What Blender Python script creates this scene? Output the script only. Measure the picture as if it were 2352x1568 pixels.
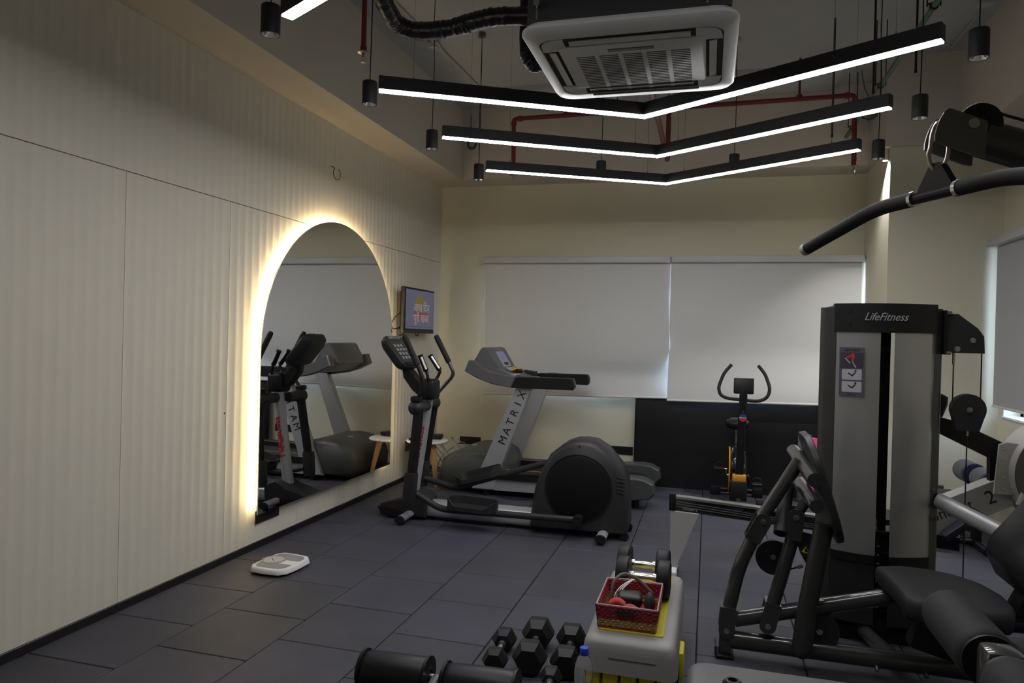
import bpy, bmesh, math, random
from mathutils import Vector, Matrix, Euler
random.seed(7)
for o in list(bpy.data.objects): bpy.data.objects.remove(o, do_unlink=True)
scene = bpy.context.scene
COL = scene.collection
PI = math.pi

# ------------------------------------------------------------------ camera
F_PX, YAW, PITCH, ROLL = 1632.4, -0.2701231, -0.0067451, 0.0253755
CAM = Vector((3.02, 0.0, 1.525))
fwd = Vector((math.sin(YAW)*math.cos(PITCH), math.cos(YAW)*math.cos(PITCH), math.sin(PITCH)))
rt0 = Vector((math.cos(YAW), -math.sin(YAW), 0)); up0 = rt0.cross(fwd)
rt = rt0*math.cos(ROLL)+up0*math.sin(ROLL); up = -rt0*math.sin(ROLL)+up0*math.cos(ROLL)
cam_d = bpy.data.cameras.new('camera'); cam = bpy.data.objects.new('camera', cam_d); COL.objects.link(cam)
cam_d.sensor_width = 36.0; cam_d.lens = F_PX/2352*36.0; cam_d.clip_start = 0.05; cam_d.clip_end = 100
cam.matrix_world = Matrix(((rt.x, up.x, -fwd.x, CAM.x), (rt.y, up.y, -fwd.y, CAM.y), (rt.z, up.z, -fwd.z, CAM.z), (0, 0, 0, 1)))
scene.camera = cam

# ------------------------------------------------------------------ world, exposure
w = bpy.data.worlds.new('daylight'); scene.world = w; w.use_nodes = True
bg = w.node_tree.nodes['Background']; bg.inputs[0].default_value = (0.58, 0.74, 1.0, 1); bg.inputs[1].default_value = 10.0
scene.view_settings.view_transform = 'Standard'; scene.view_settings.look = 'None'
scene.view_settings.exposure = 0.28; scene.view_settings.gamma = 1.0; scene.view_settings.use_curve_mapping = False
LED_POWER = 37.0

# ------------------------------------------------------------------ materials
MATS = {}
def mat(name, col, rough=0.5, metal=0.0, var=0.0, vscale=8.0, bump=0.0, bscale=60.0, spec=0.5, emit=None, estr=0.0, alpha=1.0, trans=0.0, coat=0.0, stretch=None, ior=1.45):
    if name in MATS: return MATS[name]
    m = bpy.data.materials.new(name); m.use_nodes = True
    nt = m.node_tree; b = nt.nodes['Principled BSDF']
    b.inputs['Base Color'].default_value = (*col, 1); b.inputs['Roughness'].default_value = rough
    b.inputs['Metallic'].default_value = metal; b.inputs['Specular IOR Level'].default_value = spec
    b.inputs['Alpha'].default_value = alpha; b.inputs['Transmission Weight'].default_value = trans
    b.inputs['Coat Weight'].default_value = coat; b.inputs['IOR'].default_value = ior
    if emit: b.inputs['Emission Color'].default_value = (*emit, 1); b.inputs['Emission Strength'].default_value = estr
    if var or bump:
        tc = nt.nodes.new('ShaderNodeTexCoord'); src = tc.outputs['Object']
        if stretch:
            mp = nt.nodes.new('ShaderNodeMapping'); mp.inputs['Scale'].default_value = stretch
            nt.links.new(src, mp.inputs[0]); src = mp.outputs[0]
    if var:
        n = nt.nodes.new('ShaderNodeTexNoise'); n.inputs['Scale'].default_value = vscale; n.inputs['Detail'].default_value = 4
        nt.links.new(src, n.inputs['Vector'])
        r = nt.nodes.new('ShaderNodeMix'); r.data_type = 'RGBA'
        r.inputs[6].default_value = (*[c*(1-var) for c in col], 1); r.inputs[7].default_value = (*[min(1, c*(1+var)) for c in col], 1)
        nt.links.new(n.outputs[0], r.inputs[0]); nt.links.new(r.outputs[2], b.inputs['Base Color'])
    if bump:
        n2 = nt.nodes.new('ShaderNodeTexNoise'); n2.inputs['Scale'].default_value = bscale; n2.inputs['Detail'].default_value = 3
        nt.links.new(src, n2.inputs['Vector'])
        bp = nt.nodes.new('ShaderNodeBump'); bp.inputs['Strength'].default_value = bump; bp.inputs['Distance'].default_value = 0.004
        nt.links.new(n2.outputs[0], bp.inputs['Height']); nt.links.new(bp.outputs[0], b.inputs['Normal'])
    MATS[name] = m; return m

WALL = mat('cream_wall_paint', (0.64, 0.60, 0.462), 0.75, var=0.04, vscale=1.5, bump=0.05, bscale=140)
PANEL = mat('cream_fluted_panel', (0.675, 0.622, 0.52), 0.6, var=0.03, vscale=2)
BEAM = mat('beam_paint', (0.56, 0.505, 0.43), 0.8, var=0.05, vscale=1.5)
CEIL = mat('grey_concrete_ceiling', (0.46, 0.46, 0.455), 0.85, var=0.10, vscale=1.3, bump=0.1, bscale=50)
SKIRT = mat('black_skirting', (0.012, 0.012, 0.013), 0.35)
BLACKP = mat('black_plastic', (0.010, 0.010, 0.011), 0.45, spec=0.35, var=0.15, vscale=20, bump=0.05, bscale=400)
DGREYP = mat('charcoal_plastic', (0.024, 0.024, 0.026), 0.45, spec=0.4, var=0.1, vscale=15, bump=0.05, bscale=400)
GREYP = mat('grey_plastic', (0.13, 0.13, 0.135), 0.45, var=0.08, vscale=12)
LGREYP = mat('light_grey_plastic', (0.40, 0.39, 0.38), 0.5, var=0.05, vscale=10)
WHITEP = mat('white_plastic', (0.72, 0.71, 0.70), 0.4, var=0.03, vscale=10)
SILVER = mat('silver_paint', (0.44, 0.44, 0.45), 0.36, 0.4, var=0.05, vscale=6)
GUN = mat('gunmetal_paint', (0.048, 0.048, 0.047), 0.30, 0.35, coat=1.0, var=0.06, vscale=8)
BLACKM = mat('black_metal', (0.012, 0.012, 0.013), 0.3, 0.3, var=0.1, vscale=10)
BLACKL = mat('black_luminaire_paint', (0.012, 0.012, 0.014), 0.5)
CHROME = mat('chrome', (0.75, 0.75, 0.76), 0.22, 1.0, var=0.03)
STEEL = mat('bolt_steel', (0.5, 0.5, 0.48), 0.25, 1.0, var=0.05)
VINYL = mat('black_vinyl', (0.012, 0.012, 0.013), 0.42, spec=0.4, var=0.12, vscale=10, bump=0.15, bscale=220)
CHARV = mat('charcoal_vinyl', (0.028, 0.028, 0.029), 0.6, spec=0.3, var=0.1, vscale=10, bump=0.15, bscale=220)
FOAM = mat('black_foam', (0.020, 0.020, 0.021), 0.7, spec=0.3, var=0.12, vscale=14, bump=0.2, bscale=300)
RUBBER = mat('black_rubber', (0.010, 0.010, 0.011), 0.5, spec=0.35, var=0.2, vscale=25, bump=0.1, bscale=300)
CABLE = mat('black_cable', (0.01, 0.01, 0.011), 0.5, var=0.1)
WOOD = mat('light_oak', (0.42, 0.24, 0.10), 0.5, var=0.25, vscale=14, stretch=(6, 6, 0.6))
RED = mat('red_pipe_paint', (0.16, 0.018, 0.02), 0.4, var=0.1)
GREEN = mat('green_conduit', (0.06, 0.15, 0.08), 0.5, var=0.1)
YELLOW = mat('yellow_plastic', (0.62, 0.52, 0.02), 0.45, var=0.05)
ORANGE = mat('orange_plastic', (0.62, 0.25, 0.02), 0.4, var=0.05)
REDC = mat('red_plastic', (0.45, 0.03, 0.03), 0.5, var=0.1)
PINK = mat('pink_foam', (0.62, 0.06, 0.25), 0.8, var=0.06, bump=0.2, bscale=200)

# ------------------------------------------------------------------ mesh builder
OFF = {}
class MB:
    def __init__(s): s.v = []; s.f = []
    def add(s, vs, fs):
        n = len(s.v); s.v += [Vector(v) for v in vs]; s.f += [tuple(i+n for i in f) for f in fs]; return s
    def box(s, a, b, rot=None, piv=None):
        x0, y0, z0 = [min(p, q) for p, q in zip(a, b)]; x1, y1, z1 = [max(p, q) for p, q in zip(a, b)]
        vs = [Vector(p) for p in ((x0,y0,z0),(x1,y0,z0),(x1,y1,z0),(x0,y1,z0),(x0,y0,z1),(x1,y0,z1),(x1,y1,z1),(x0,y1,z1))]
        if rot is not None:
            c = Vector(piv) if piv is not None else Vector(((x0+x1)/2,(y0+y1)/2,(z0+z1)/2)); R = Euler(rot).to_matrix()
            vs = [c+R@(v-c) for v in vs]
        return s.add(vs, [(0,3,2,1),(4,5,6,7),(0,1,5,4),(1,2,6,5),(2,3,7,6),(3,0,4,7)])
    def rbox(s, a, b, r=0.01, seg=2, rot=None, piv=None):
        a = Vector(a); b = Vector(b); c = (a+b)/2; d = Vector([abs(x) for x in (b-a)])
        bm = bmesh.new(); bmesh.ops.create_cube(bm, size=1.0)
        for v in bm.verts: v.co = Vector((v.co.x*d.x, v.co.y*d.y, v.co.z*d.z))
        r = min(r, 0.49*min(d))
        bmesh.ops.bevel(bm, geom=list(bm.edges), offset=r, segments=seg, profile=0.5, affect='EDGES')
        bm.verts.index_update(); vs = [v.co.copy() for v in bm.verts]; fs = [tuple(v.index for v in f.verts) for f in bm.faces]; bm.free()
        R = Euler(rot).to_matrix() if rot is not None else Matrix.Identity(3); p = Vector(piv) if piv is not None else c
        return s.add([p+R@(c+v-p) for v in vs], fs)
    def tube(s, pts, r, seg=12, caps=True, up=None):
        pts = [Vector(p) for p in pts]; n = len(pts)
        rs = list(r) if isinstance(r, (list, tuple)) else [r]*n
        tang = []
        for i in range(n):
            a = (pts[i]-pts[i-1]).normalized() if i else None; b = (pts[i+1]-pts[i]).normalized() if i < n-1 else None
            t = a if b is None else (b if a is None else (a+b)); tang.append(t.normalized())
        u = Vector(up) if up is not None else (Vector((0,0,1)) if abs(tang[0].z) < 0.9 else Vector((1,0,0)))
        base = len(s.v); prev = None
        for i in range(n):
            t = tang[i]; q = (prev if prev is not None else u); q = (q - t*q.dot(t)).normalized(); prev = q; k = t.cross(q)
            m = 1.0
            if 0 < i < n-1:
                cs = max(0.35, tang[i].dot((pts[i+1]-pts[i]).normalized())); m = 1/cs**0.5
            for j in range(seg):
                an = 2*PI*j/seg; s.v.append(pts[i]+(q*math.cos(an)+k*math.sin(an))*rs[i]*m)
        for i in range(n-1):
            for j in range(seg):
                a = base+i*seg+j; b = base+i*seg+(j+1) % seg; s.f.append((a, b, b+seg, a+seg))
        if caps:
            s.f.append(tuple(base+j for j in range(seg))[::-1]); s.f.append(tuple(base+(n-1)*seg+j for j in range(seg)))
        return s
    def cyl(s, a, b, r, r2=None, seg=16, caps=True): return s.tube([a, b], [r, r if r2 is None else r2], seg, caps)
    def ring(s, a, b, ro, ri, seg=24):                      # hollow cylinder
        a = Vector(a); b = Vector(b); t = (b-a).normalized(); q = Vector((0,0,1)) if abs(t.z) < 0.9 else Vector((1,0,0))
        q = (q-t*q.dot(t)).normalized(); k = t.cross(q); n = len(s.v)
        for p, r in ((a, ro), (b, ro), (b, ri), (a, ri)):
            for j in range(seg): s.v.append(p+(q*math.cos(2*PI*j/seg)+k*math.sin(2*PI*j/seg))*r)
        for m in range(4):
            for j in range(seg):
                j2 = (j+1) % seg; m2 = (m+1) % 4; s.f.append((n+m*seg+j, n+m*seg+j2, n+m2*seg+j2, n+m2*seg+j))
        return s
    def prism(s, poly, axis, d0, d1):                       # poly in the two other axes (cyclic-free order given)
        def P(u, v, d): return {'x': (d, u, v), 'y': (u, d, v), 'z': (u, v, d)}[axis]
        n = len(poly); vs = [P(u, v, d0) for u, v in poly]+[P(u, v, d1) for u, v in poly]
        fs = [tuple(range(n))[::-1], tuple(range(n, 2*n))]+[(i, (i+1) % n, n+(i+1) % n, n+i) for i in range(n)]
        return s.add(vs, fs)
    def bprism(s, poly, axis, d0, d1, r=0.01):              # prism with chamfered cap edges
        c = (sum(p[0] for p in poly)/len(poly), sum(p[1] for p in poly)/len(poly))
        def P(u, v, d): return {'x': (d, u, v), 'y': (u, d, v), 'z': (u, v, d)}[axis]
        def inset(p):
            dx, dy = c[0]-p[0], c[1]-p[1]; L = math.hypot(dx, dy) or 1; k = min(1, r/L); return (p[0]+dx*k, p[1]+dy*k)
        ins = [inset(p) for p in poly]; n = len(poly); sg = 1 if d1 > d0 else -1
        rings = [[P(u, v, d0) for u, v in ins], [P(u, v, d0+sg*r) for u, v in poly], [P(u, v, d1-sg*r) for u, v in poly], [P(u, v, d1) for u, v in ins]]
        return s.loft(rings)
    def loft(s, rings, caps=True, closed=True):
        n = len(s.v); k = len(rings[0])
        for r in rings: s.v += [Vector(p) for p in r]
        for i in range(len(rings)-1):
            for j in range(k if closed else k-1):
                a = n+i*k+j; b = n+i*k+(j+1) % k; s.f.append((a, b, b+k, a+k))
        if caps: s.f.append(tuple(n+j for j in range(k))[::-1]); s.f.append(tuple(n+(len(rings)-1)*k+j for j in range(k)))
        return s
    def lathe(s, prof, origin=(0,0,0), axis=(0,0,1), seg=24, caps=False):   # prof: (radius, height)
        o = Vector(origin); t = Vector(axis).normalized(); q = Vector((1,0,0)) if abs(t.x) < 0.9 else Vector((0,1,0)); q = (q-t*q.dot(t)).normalized(); k = t.cross(q)
        return s.loft([[o+t*h+(q*math.cos(2*PI*j/seg)+k*math.sin(2*PI*j/seg))*max(r, 1e-4) for j in range(seg)] for r, h in prof], caps)
    def ball(s, c, r, seg=16, rings=8):
        rx, ry, rz = r if isinstance(r, (tuple, list)) else (r, r, r); c = Vector(c); L = []
        for i in range(rings+1):
            a = -PI/2+PI*i/rings; L.append([c+Vector((rx*max(math.cos(a), 1e-3)*math.cos(2*PI*j/seg), ry*max(math.cos(a), 1e-3)*math.sin(2*PI*j/seg), rz*math.sin(a))) for j in range(seg)])
        return s.loft(L, False)
    def grid(s, fn, nu, nv):
        n = len(s.v)
        for i in range(nu+1):
            for j in range(nv+1): s.v.append(Vector(fn(i/nu, j/nv)))
        for i in range(nu):
            for j in range(nv):
                a = n+i*(nv+1)+j; s.f.append((a, a+1, a+nv+2, a+nv+1))
        return s
    def move(s, M): s.v = [M@v for v in s.v]; return s
    def build(s, name, m, parent=None, smooth=35, kind=None, label=None):
        me = bpy.data.meshes.new(name); o0 = OFF.get(parent.name, Vector((0,0,0))) if parent is not None else Vector((0,0,0))
        me.from_pydata([v-o0 for v in s.v], [], s.f); me.update()
        bm = bmesh.new(); bm.from_mesh(me); bmesh.ops.recalc_face_normals(bm, faces=bm.faces); bm.to_mesh(me); bm.free()
        if smooth: me.shade_smooth(); me.set_sharp_from_angle(angle=math.radians(smooth))
        me.materials.append(m)
        o = bpy.data.objects.new(name, me); COL.objects.link(o)
        if parent is not None: o.parent = parent; OFF[o.name] = o0
        if kind: o['kind'] = kind
        if label: o['label'] = label
        return o

def fillet(pts, r=0.05, n=5):
    pts = [Vector(p) for p in pts]; out = [pts[0]]
    for i in range(1, len(pts)-1):
        p = pts[i]; a = pts[i-1]-p; b = pts[i+1]-p; d = min(r, a.length*0.49, b.length*0.49); a = p+a.normalized()*d; b = p+b.normalized()*d
        for k in range(n+1):
            t = k/n; out.append(a*(1-t)**2+p*2*t*(1-t)+b*t*t)
    out.append(pts[-1]); return out
def arc(c, r, a0, a1, n=10):
    rx, ry = r if isinstance(r, tuple) else (r, r)
    return [(c[0]+rx*math.cos(math.radians(a0+(a1-a0)*i/n)), c[1]+ry*math.sin(math.radians(a0+(a1-a0)*i/n))) for i in range(n+1)]
def rrect(x0, y0, x1, y1, r, n=4):
    return arc((x1-r, y1-r), r, 0, 90, n)+arc((x0+r, y1-r), r, 90, 180, n)+arc((x0+r, y0+r), r, 180, 270, n)+arc((x1-r, y0+r), r, 270, 360, n)
def thing(name, label, cat, loc=(0,0,0), group=None, rotz=0.0):
    o = bpy.data.objects.new(name, None); COL.objects.link(o); o.location = loc; o.rotation_euler = (0, 0, rotz); o.empty_display_size = 0.05
    OFF[o.name] = Vector(loc); o['label'] = label; o['category'] = cat
    if group: o['group'] = group
    return o
def tag(o, label, cat, group=None):
    o['label'] = label; o['category'] = cat
    if group: o['group'] = group
    return o
def struct(o): o['kind'] = 'structure'; return o
def kids(o): return [c for c in bpy.data.objects if c.parent == o]
def copy_tree(o, parent=None, children=None):
    c = o.copy(); COL.objects.link(c)
    if parent is not None: c.parent = parent; c.matrix_parent_inverse = o.matrix_parent_inverse
    for ch in kids(o): copy_tree(ch, c)
    return c
def text(name, body, size, M, m, parent, shear=0.0, extrude=0.0006, sx=1.0, align='CENTER', bold=0.0):
    cu = bpy.data.curves.new(name, 'FONT'); cu.body = body; cu.size = size; cu.extrude = extrude; cu.shear = shear
    cu.align_x = align; cu.align_y = 'CENTER'; cu.resolution_u = 3; cu.offset = bold
    t = bpy.data.objects.new(name+'_tmp', cu); COL.objects.link(t)
    bpy.context.view_layer.update()
    dg = bpy.context.evaluated_depsgraph_get(); me = bpy.data.meshes.new_from_object(t.evaluated_get(dg))
    bpy.data.objects.remove(t, do_unlink=True)
    o0 = OFF.get(parent.name, Vector((0,0,0))); S = Matrix.Diagonal((sx, 1, 1, 1))
    me.transform(Matrix.Translation(-o0) @ M @ S); me.materials.clear(); me.materials.append(m); me.name = name
    o = bpy.data.objects.new(name, me); COL.objects.link(o); o.parent = parent; OFF[o.name] = o0
    return o
def frame(o, xdir, zdir):                                   # matrix with local x along xdir, local z (normal) near zdir, at o
    x = Vector(xdir).normalized(); z = Vector(zdir); z = (z-x*z.dot(x)).normalized(); y = z.cross(x)
    return Matrix(((x.x, y.x, z.x, o[0]), (x.y, y.y, z.y, o[1]), (x.z, y.z, z.z, o[2]), (0, 0, 0, 1)))
def bolt(mb, p, d, r=0.011, h=0.01):
    p = Vector(p); d = Vector(d).normalized(); mb.cyl(p-d*0.002, p+d*h*0.35, r*1.25, seg=12); mb.cyl(p+d*h*0.3, p+d*h, r*0.8, seg=8)
def ray(x, y): return rt*((x-1176)/F_PX)+up*(-(y-784)/F_PX)+fwd
def atY(x, y, Y): d = ray(x, y); return CAM+d*(Y/d.y)
def atZ(x, y, Z): d = ray(x, y); return CAM+d*((Z-CAM.z)/d.z)
def xz(pts, Y): return [(p.x, p.z) for p in (atY(a, b, Y) for a, b in pts)]
# ================================================================== SETTING
YB, YF, XR, YP, XP, ZC, ZB = 7.73, -1.6, 5.34, 6.74, 4.48, 4.0, 3.23   # back wall, front wall, right wall, pier front, pier side, ceiling, beam underside
# floor of rubber tiles -------------------------------------------------
m = bpy.data.materials.new('rubber_tile'); m.use_nodes = True; nt = m.node_tree; b = nt.nodes['Principled BSDF']; MATS['rubber_tile'] = m
b.inputs['Roughness'].default_value = 0.62
oi = nt.nodes.new('ShaderNodeObjectInfo'); mx = nt.nodes.new('ShaderNodeMix'); mx.data_type = 'RGBA'
mx.inputs[6].default_value = (0.047, 0.046, 0.056, 1); mx.inputs[7].default_value = (0.053, 0.052, 0.074, 1); nt.links.new(oi.outputs['Random'], mx.inputs[0])
tc = nt.nodes.new('ShaderNodeTexCoord'); ge = nt.nodes.new('ShaderNodeNewGeometry')
n1 = nt.nodes.new('ShaderNodeTexNoise'); n1.inputs['Scale'].default_value = 2.2; n1.inputs['Detail'].default_value = 5; nt.links.new(ge.outputs['Position'], n1.inputs['Vector'])
m2 = nt.nodes.new('ShaderNodeMix'); m2.data_type = 'RGBA'; m2.blend_type = 'MULTIPLY'; m2.inputs[0].default_value = 0.55
cr = nt.nodes.new('ShaderNodeValToRGB'); cr.color_ramp.elements[0].position = 0.3; cr.color_ramp.elements[0].color = (0.62, 0.62, 0.62, 1); cr.color_ramp.elements[1].position = 0.7; cr.color_ramp.elements[1].color = (1.25, 1.25, 1.25, 1)
nt.links.new(n1.outputs[0], cr.inputs[0]); nt.links.new(mx.outputs[2], m2.inputs[6]); nt.links.new(cr.outputs[0], m2.inputs[7])
vo = nt.nodes.new('ShaderNodeTexNoise'); vo.inputs['Scale'].default_value = 55; vo.inputs['Detail'].default_value = 2; nt.links.new(ge.outputs['Position'], vo.inputs['Vector'])
c2 = nt.nodes.new('ShaderNodeValToRGB'); c2.color_ramp.elements[0].position = 0.72; c2.color_ramp.elements[0].color = (0, 0, 0, 1); c2.color_ramp.elements[1].position = 0.80; c2.color_ramp.elements[1].color = (1, 1, 1, 1)
nt.links.new(vo.outputs[0], c2.inputs[0])
m3 = nt.nodes.new('ShaderNodeMix'); m3.data_type = 'RGBA'; m3.inputs[7].default_value = (0.16, 0.15, 0.14, 1)
nt.links.new(m2.outputs[2], m3.inputs[6]); nt.links.new(c2.outputs[0], m3.inputs[0]); nt.links.new(m3.outputs[2], b.inputs['Base Color'])
n3 = nt.nodes.new('ShaderNodeTexNoise'); n3.inputs['Scale'].default_value = 260; nt.links.new(ge.outputs['Position'], n3.inputs['Vector'])
bp = nt.nodes.new('ShaderNodeBump'); bp.inputs['Strength'].default_value = 0.25; bp.inputs['Distance'].default_value = 0.003
nt.links.new(n3.outputs[0], bp.inputs['Height']); nt.links.new(bp.outputs[0], b.inputs['Normal'])
TILE = m
SUB = mat('floor_screed', (0.008, 0.008, 0.009), 0.9, var=0.1)
floor = struct(MB().box((0, YF, -0.06), (XR, YB, -0.018)).build('floor', SUB, smooth=0))
tile_mesh = {}
def tile(x0, y0, x1, y1):
    wx, wy = round(x1-x0, 3), round(y1-y0, 3)
    if wx < 0.03 or wy < 0.03: return
    if (wx, wy) not in tile_mesh:
        o = MB().loft([rrect(-wx/2+g, -wy/2+g, wx/2-g, wy/2-g, 0.004, 1) and [(px, py, z) for px, py in rrect(-wx/2+g, -wy/2+g, wx/2-g, wy/2-g, 0.004, 1)] for g, z in ((0.0028, -0.019), (0.0028, -0.0025), (0.0055, 0.0))]).build('tile', TILE, floor, smooth=0)
        tile_mesh[(wx, wy)] = o.data
    else:
        o = bpy.data.objects.new('tile', tile_mesh[(wx, wy)]); COL.objects.link(o); o.parent = floor
    o.location = ((x0+x1)/2, (y0+y1)/2, random.uniform(-0.0008, 0.0))
for c in range(11):
    x0, x1 = 0.5*c, min(0.5*c+0.5, XR); ye = YB if c < 9 else YP
    y = YF - (0.5 if True else 0) + ((0.083 if c % 2 == 0 else 0.335) - YF) % 0.5
    while y < ye:
        tile(x0, max(y, YF), x1, min(y+0.5, ye)); y += 0.5
# left wall with fluted panels -------------------------------------------
wl = struct(MB().box((-0.14, YF, -0.08), (-0.021, YB, ZC)).build('wall_left', WALL, smooth=0))
PIT = 0.0782; PW = PIT*11
def panel(y0, n, z0, z1, mesh=[{}]):
    key = (n, round(z1-z0, 3))
    if key not in mesh[0]:
        prof = []
        for k in range(n):
            for j in range(6):
                t = j/6; prof.append((-0.0028*math.sin(PI*t)**0.8, (k+t)*PIT + (0.0015 if k == 0 and j == 0 else 0)))
        prof.append((0.0, n*PIT-0.0015))
        poly = [(-0.020, 0.0015)]+prof+[(-0.020, n*PIT-0.0015)]
        o = MB().prism(poly, 'z', 0.0015, z1-z0-0.0015).build('wall_panel', PANEL, wl, smooth=25); mesh[0][key] = o.data
    else:
        o = bpy.data.objects.new('wall_panel', mesh[0][key]); COL.objects.link(o); o.parent = wl
    o.location = (0, y0, z0)
ys = 3.968
k0 = -6
for k in range(k0, 5):
    y0 = ys+k*PW
    n = 11 if y0+PW <= YB else int((YB-y0)/PIT)
    if n > 0 and y0 > YF: panel(y0, n, 0.0, 2.357)
panel(ys-6*PW, 6*11+int((YB-ys)/PIT), 2.359, ZB)
struct(MB().box((-0.021, ys+4*PW+int((YB-ys-4*PW)/PIT)*PIT, 0), (-0.001, YB, ZB)).build('trim_1', PANEL, smooth=0))
MB().cyl((-0.004, 3.955, 0.98), (0.0008, 3.955, 0.98), 0.006, seg=10).build('screw_hole', SKIRT, wl)
bbl = struct(MB().rbox((0.0005, YF, -0.002), (0.014, YB, 0.047), 0.003, 1).build('baseboard_left', SKIRT))
# back wall with window opening ------------------------------------------
OX0, OX1, OZ0, OZ1 = 0.72, 4.455, 1.02, 2.28
wb = MB().box((-0.14, YB, -0.08), (XP, YB+0.2, OZ0)).box((-0.14, YB, OZ1), (XP, YB+0.2, ZC)).box((-0.14, YB, OZ0), (OX0, YB+0.2, OZ1)).box((OX1, YB, OZ0), (XP, YB+0.2, OZ1))
struct(wb.build('wall_back', WALL, smooth=0))
# pier and right wall with window -----------------------------------------
struct(MB().box((XP, YP, -0.08), (XR+0.2, YB+0.2, ZC)).build('wall_pier', WALL, smooth=0))
RY0, RY1, RZ0, RZ1 = 4.2, 6.625, 0.985, 2.32
wr = MB().box((XR, YF, -0.08), (XR+0.2, YP, RZ0)).box((XR, YF, RZ1), (XR+0.2, YP, ZC)).box((XR, YF, RZ0), (XR+0.2, RY0, RZ1)).box((XR, RY1, RZ0), (XR+0.2, YP, RZ1))
struct(wr.build('wall_right', WALL, smooth=0))
struct(MB().box((-0.14, YF-0.15, -0.08), (XR+0.2, YF, ZC)).build('wall_front', WALL, smooth=0))
cl = struct(MB().box((-0.14, YF-0.15, ZC), (XR+0.2, YB+0.2, ZC+0.12)).build('ceiling', CEIL, smooth=0))
MB().box((0.78, 6.78, ZC-0.05), (4.1, 7.35, ZC+0.01)).build('ceiling_step', CEIL, cl, smooth=0)
# beams -------------------------------------------------------------------
BX, BY = 0.37, 7.36
struct(MB().box((-0.02, YF, ZB), (BX, YB, ZC)).build('trim_2', BEAM, smooth=0))
struct(MB().box((BX, BY, ZB), (XP, YB, ZC)).build('trim_3', BEAM, smooth=0))
struct(MB().box((4.43, 6.70, ZB), (XR, 7.36, ZC)).build('trim_4', BEAM, smooth=0))
struct(MB().box((4.99, YF, ZB), (XR, 6.70, ZC)).build('trim_5', BEAM, smooth=0))
struct(MB().rbox((XP-0.002, YP-0.012, -0.002), (XR-0.002, YP-0.0005, 0.08), 0.003, 1).build('baseboard_pier', SKIRT))
# windows -------------------------------------------------------------------
ALU = mat('window_aluminium', (0.10, 0.10, 0.11), 0.4, 0.4, var=0.05)
GLASS = mat('window_glass', (0.9, 0.95, 1.0), 0.02, trans=1.0, ior=1.02, var=0.01)
SILL = mat('white_sill', (0.7, 0.7, 0.72), 0.4, var=0.03)
w1 = struct(MB().box((OX0, YB+0.12, OZ0), (OX1, YB+0.16, OZ0+0.05)).box((OX0, YB+0.12, OZ1-0.05), (OX1, YB+0.16, OZ1)).box((OX0, YB+0.12, OZ0), (OX0+0.05, YB+0.16, OZ1)).box((OX1-0.05, YB+0.12, OZ0), (OX1, YB+0.16, OZ1)).box((2.56, YB+0.12, OZ0), (2.62, YB+0.16, OZ1)).build('window_1', ALU, smooth=0))
for a, c in ((OX0+0.05, 2.56), (2.62, OX1-0.05)):
    MB().box((a, YB+0.136, OZ0+0.05), (c, YB+0.142, OZ1-0.05)).build('pane', GLASS, w1, smooth=0)
w2 = struct(MB().box((XR+0.12, RY0, RZ0), (XR+0.16, RY1, RZ0+0.05)).box((XR+0.12, RY0, RZ1-0.05), (XR+0.16, RY1, RZ1)).box((XR+0.12, RY0, RZ0), (XR+0.16, RY0+0.05, RZ1)).box((XR+0.12, RY1-0.05, RZ0), (XR+0.16, RY1, RZ1)).build('window_2', ALU, smooth=0))
MB().box((XR+0.136, RY0+0.05, RZ0+0.05), (XR+0.142, RY1-0.05, RZ1-0.05)).build('pane', GLASS, w2, smooth=0)
MB().rbox((XR-0.012, RY0-0.03, RZ0-0.022), (XR+0.12, RY1+0.015, RZ0-0.0005), 0.004, 1).build('window_sill', SILL, w2)
# roller blinds ---------------------------------------------------------------
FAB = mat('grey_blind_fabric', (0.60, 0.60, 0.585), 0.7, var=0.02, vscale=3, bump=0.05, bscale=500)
HEAD = mat('grey_blind_cassette', (0.52, 0.52, 0.52), 0.45, var=0.03)
BAR = mat('white_bottom_bar', (0.66, 0.64, 0.60), 0.4, var=0.02)
def sm(t): t = max(0, min(1, t)); return t*t*(3-2*t)
def blind(label, x0, x1, zb0, zb1, disp, group, hl=0.03, fo=0.0):
    t = thing('roller_blind', label, 'blind', (x0, 7.66, zb0), group)
    MB().rbox((x0-hl, 7.60, 2.343), (x1+(-0.003 if x1 < 3 else 0.012), YB-0.001, 2.412), 0.006, 2).build('cassette', HEAD, t)
    def fn(u, v):
        x = x0+(x1-x0)*u; zb = zb0+(zb1-zb0)*u; z = zb+(2.36-zb)*v; return (x, 7.665-fo-disp(x, z), z)
    f = MB().grid(fn, 40, 60); g = MB().grid(lambda u, v: tuple(Vector(fn(u, v))+Vector((0, 0.0012, 0))), 40, 60); f.add(g.v, g.f)
    f.build('fabric', FAB, t, smooth=80)
    MB().tube([tuple(Vector(fn(i/20, 0))+Vector((0, 0, 0.004))) for i in range(21)], 0.011, 8).build('bottom_bar', BAR, t)
    return t
def dl(x, z):
    s = sm((x-1.0)/1.5); return 0.11*s*sm((1.12-z)/0.26) - 0.035*s*math.exp(-((z-1.16)/0.10)**2) + 0.02*sm((x-1.3)/1.3)*math.exp(-((z-1.45)/0.25)**2)
b1 = blind('grey roller blind with rumpled lower hem, beside the left wall corner', 0.575, 2.616, 0.872, 0.925, dl, 'roller blinds on the back wall')
b2 = blind('smooth grey roller blind hanging over the black wall mat', 2.617, 4.455, 0.905, 0.935, lambda x, z: 0.125*sm((1.5-z)/0.62), 'roller blinds on the back wall', -0.003, 0.010)
ch = MB(); 
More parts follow.
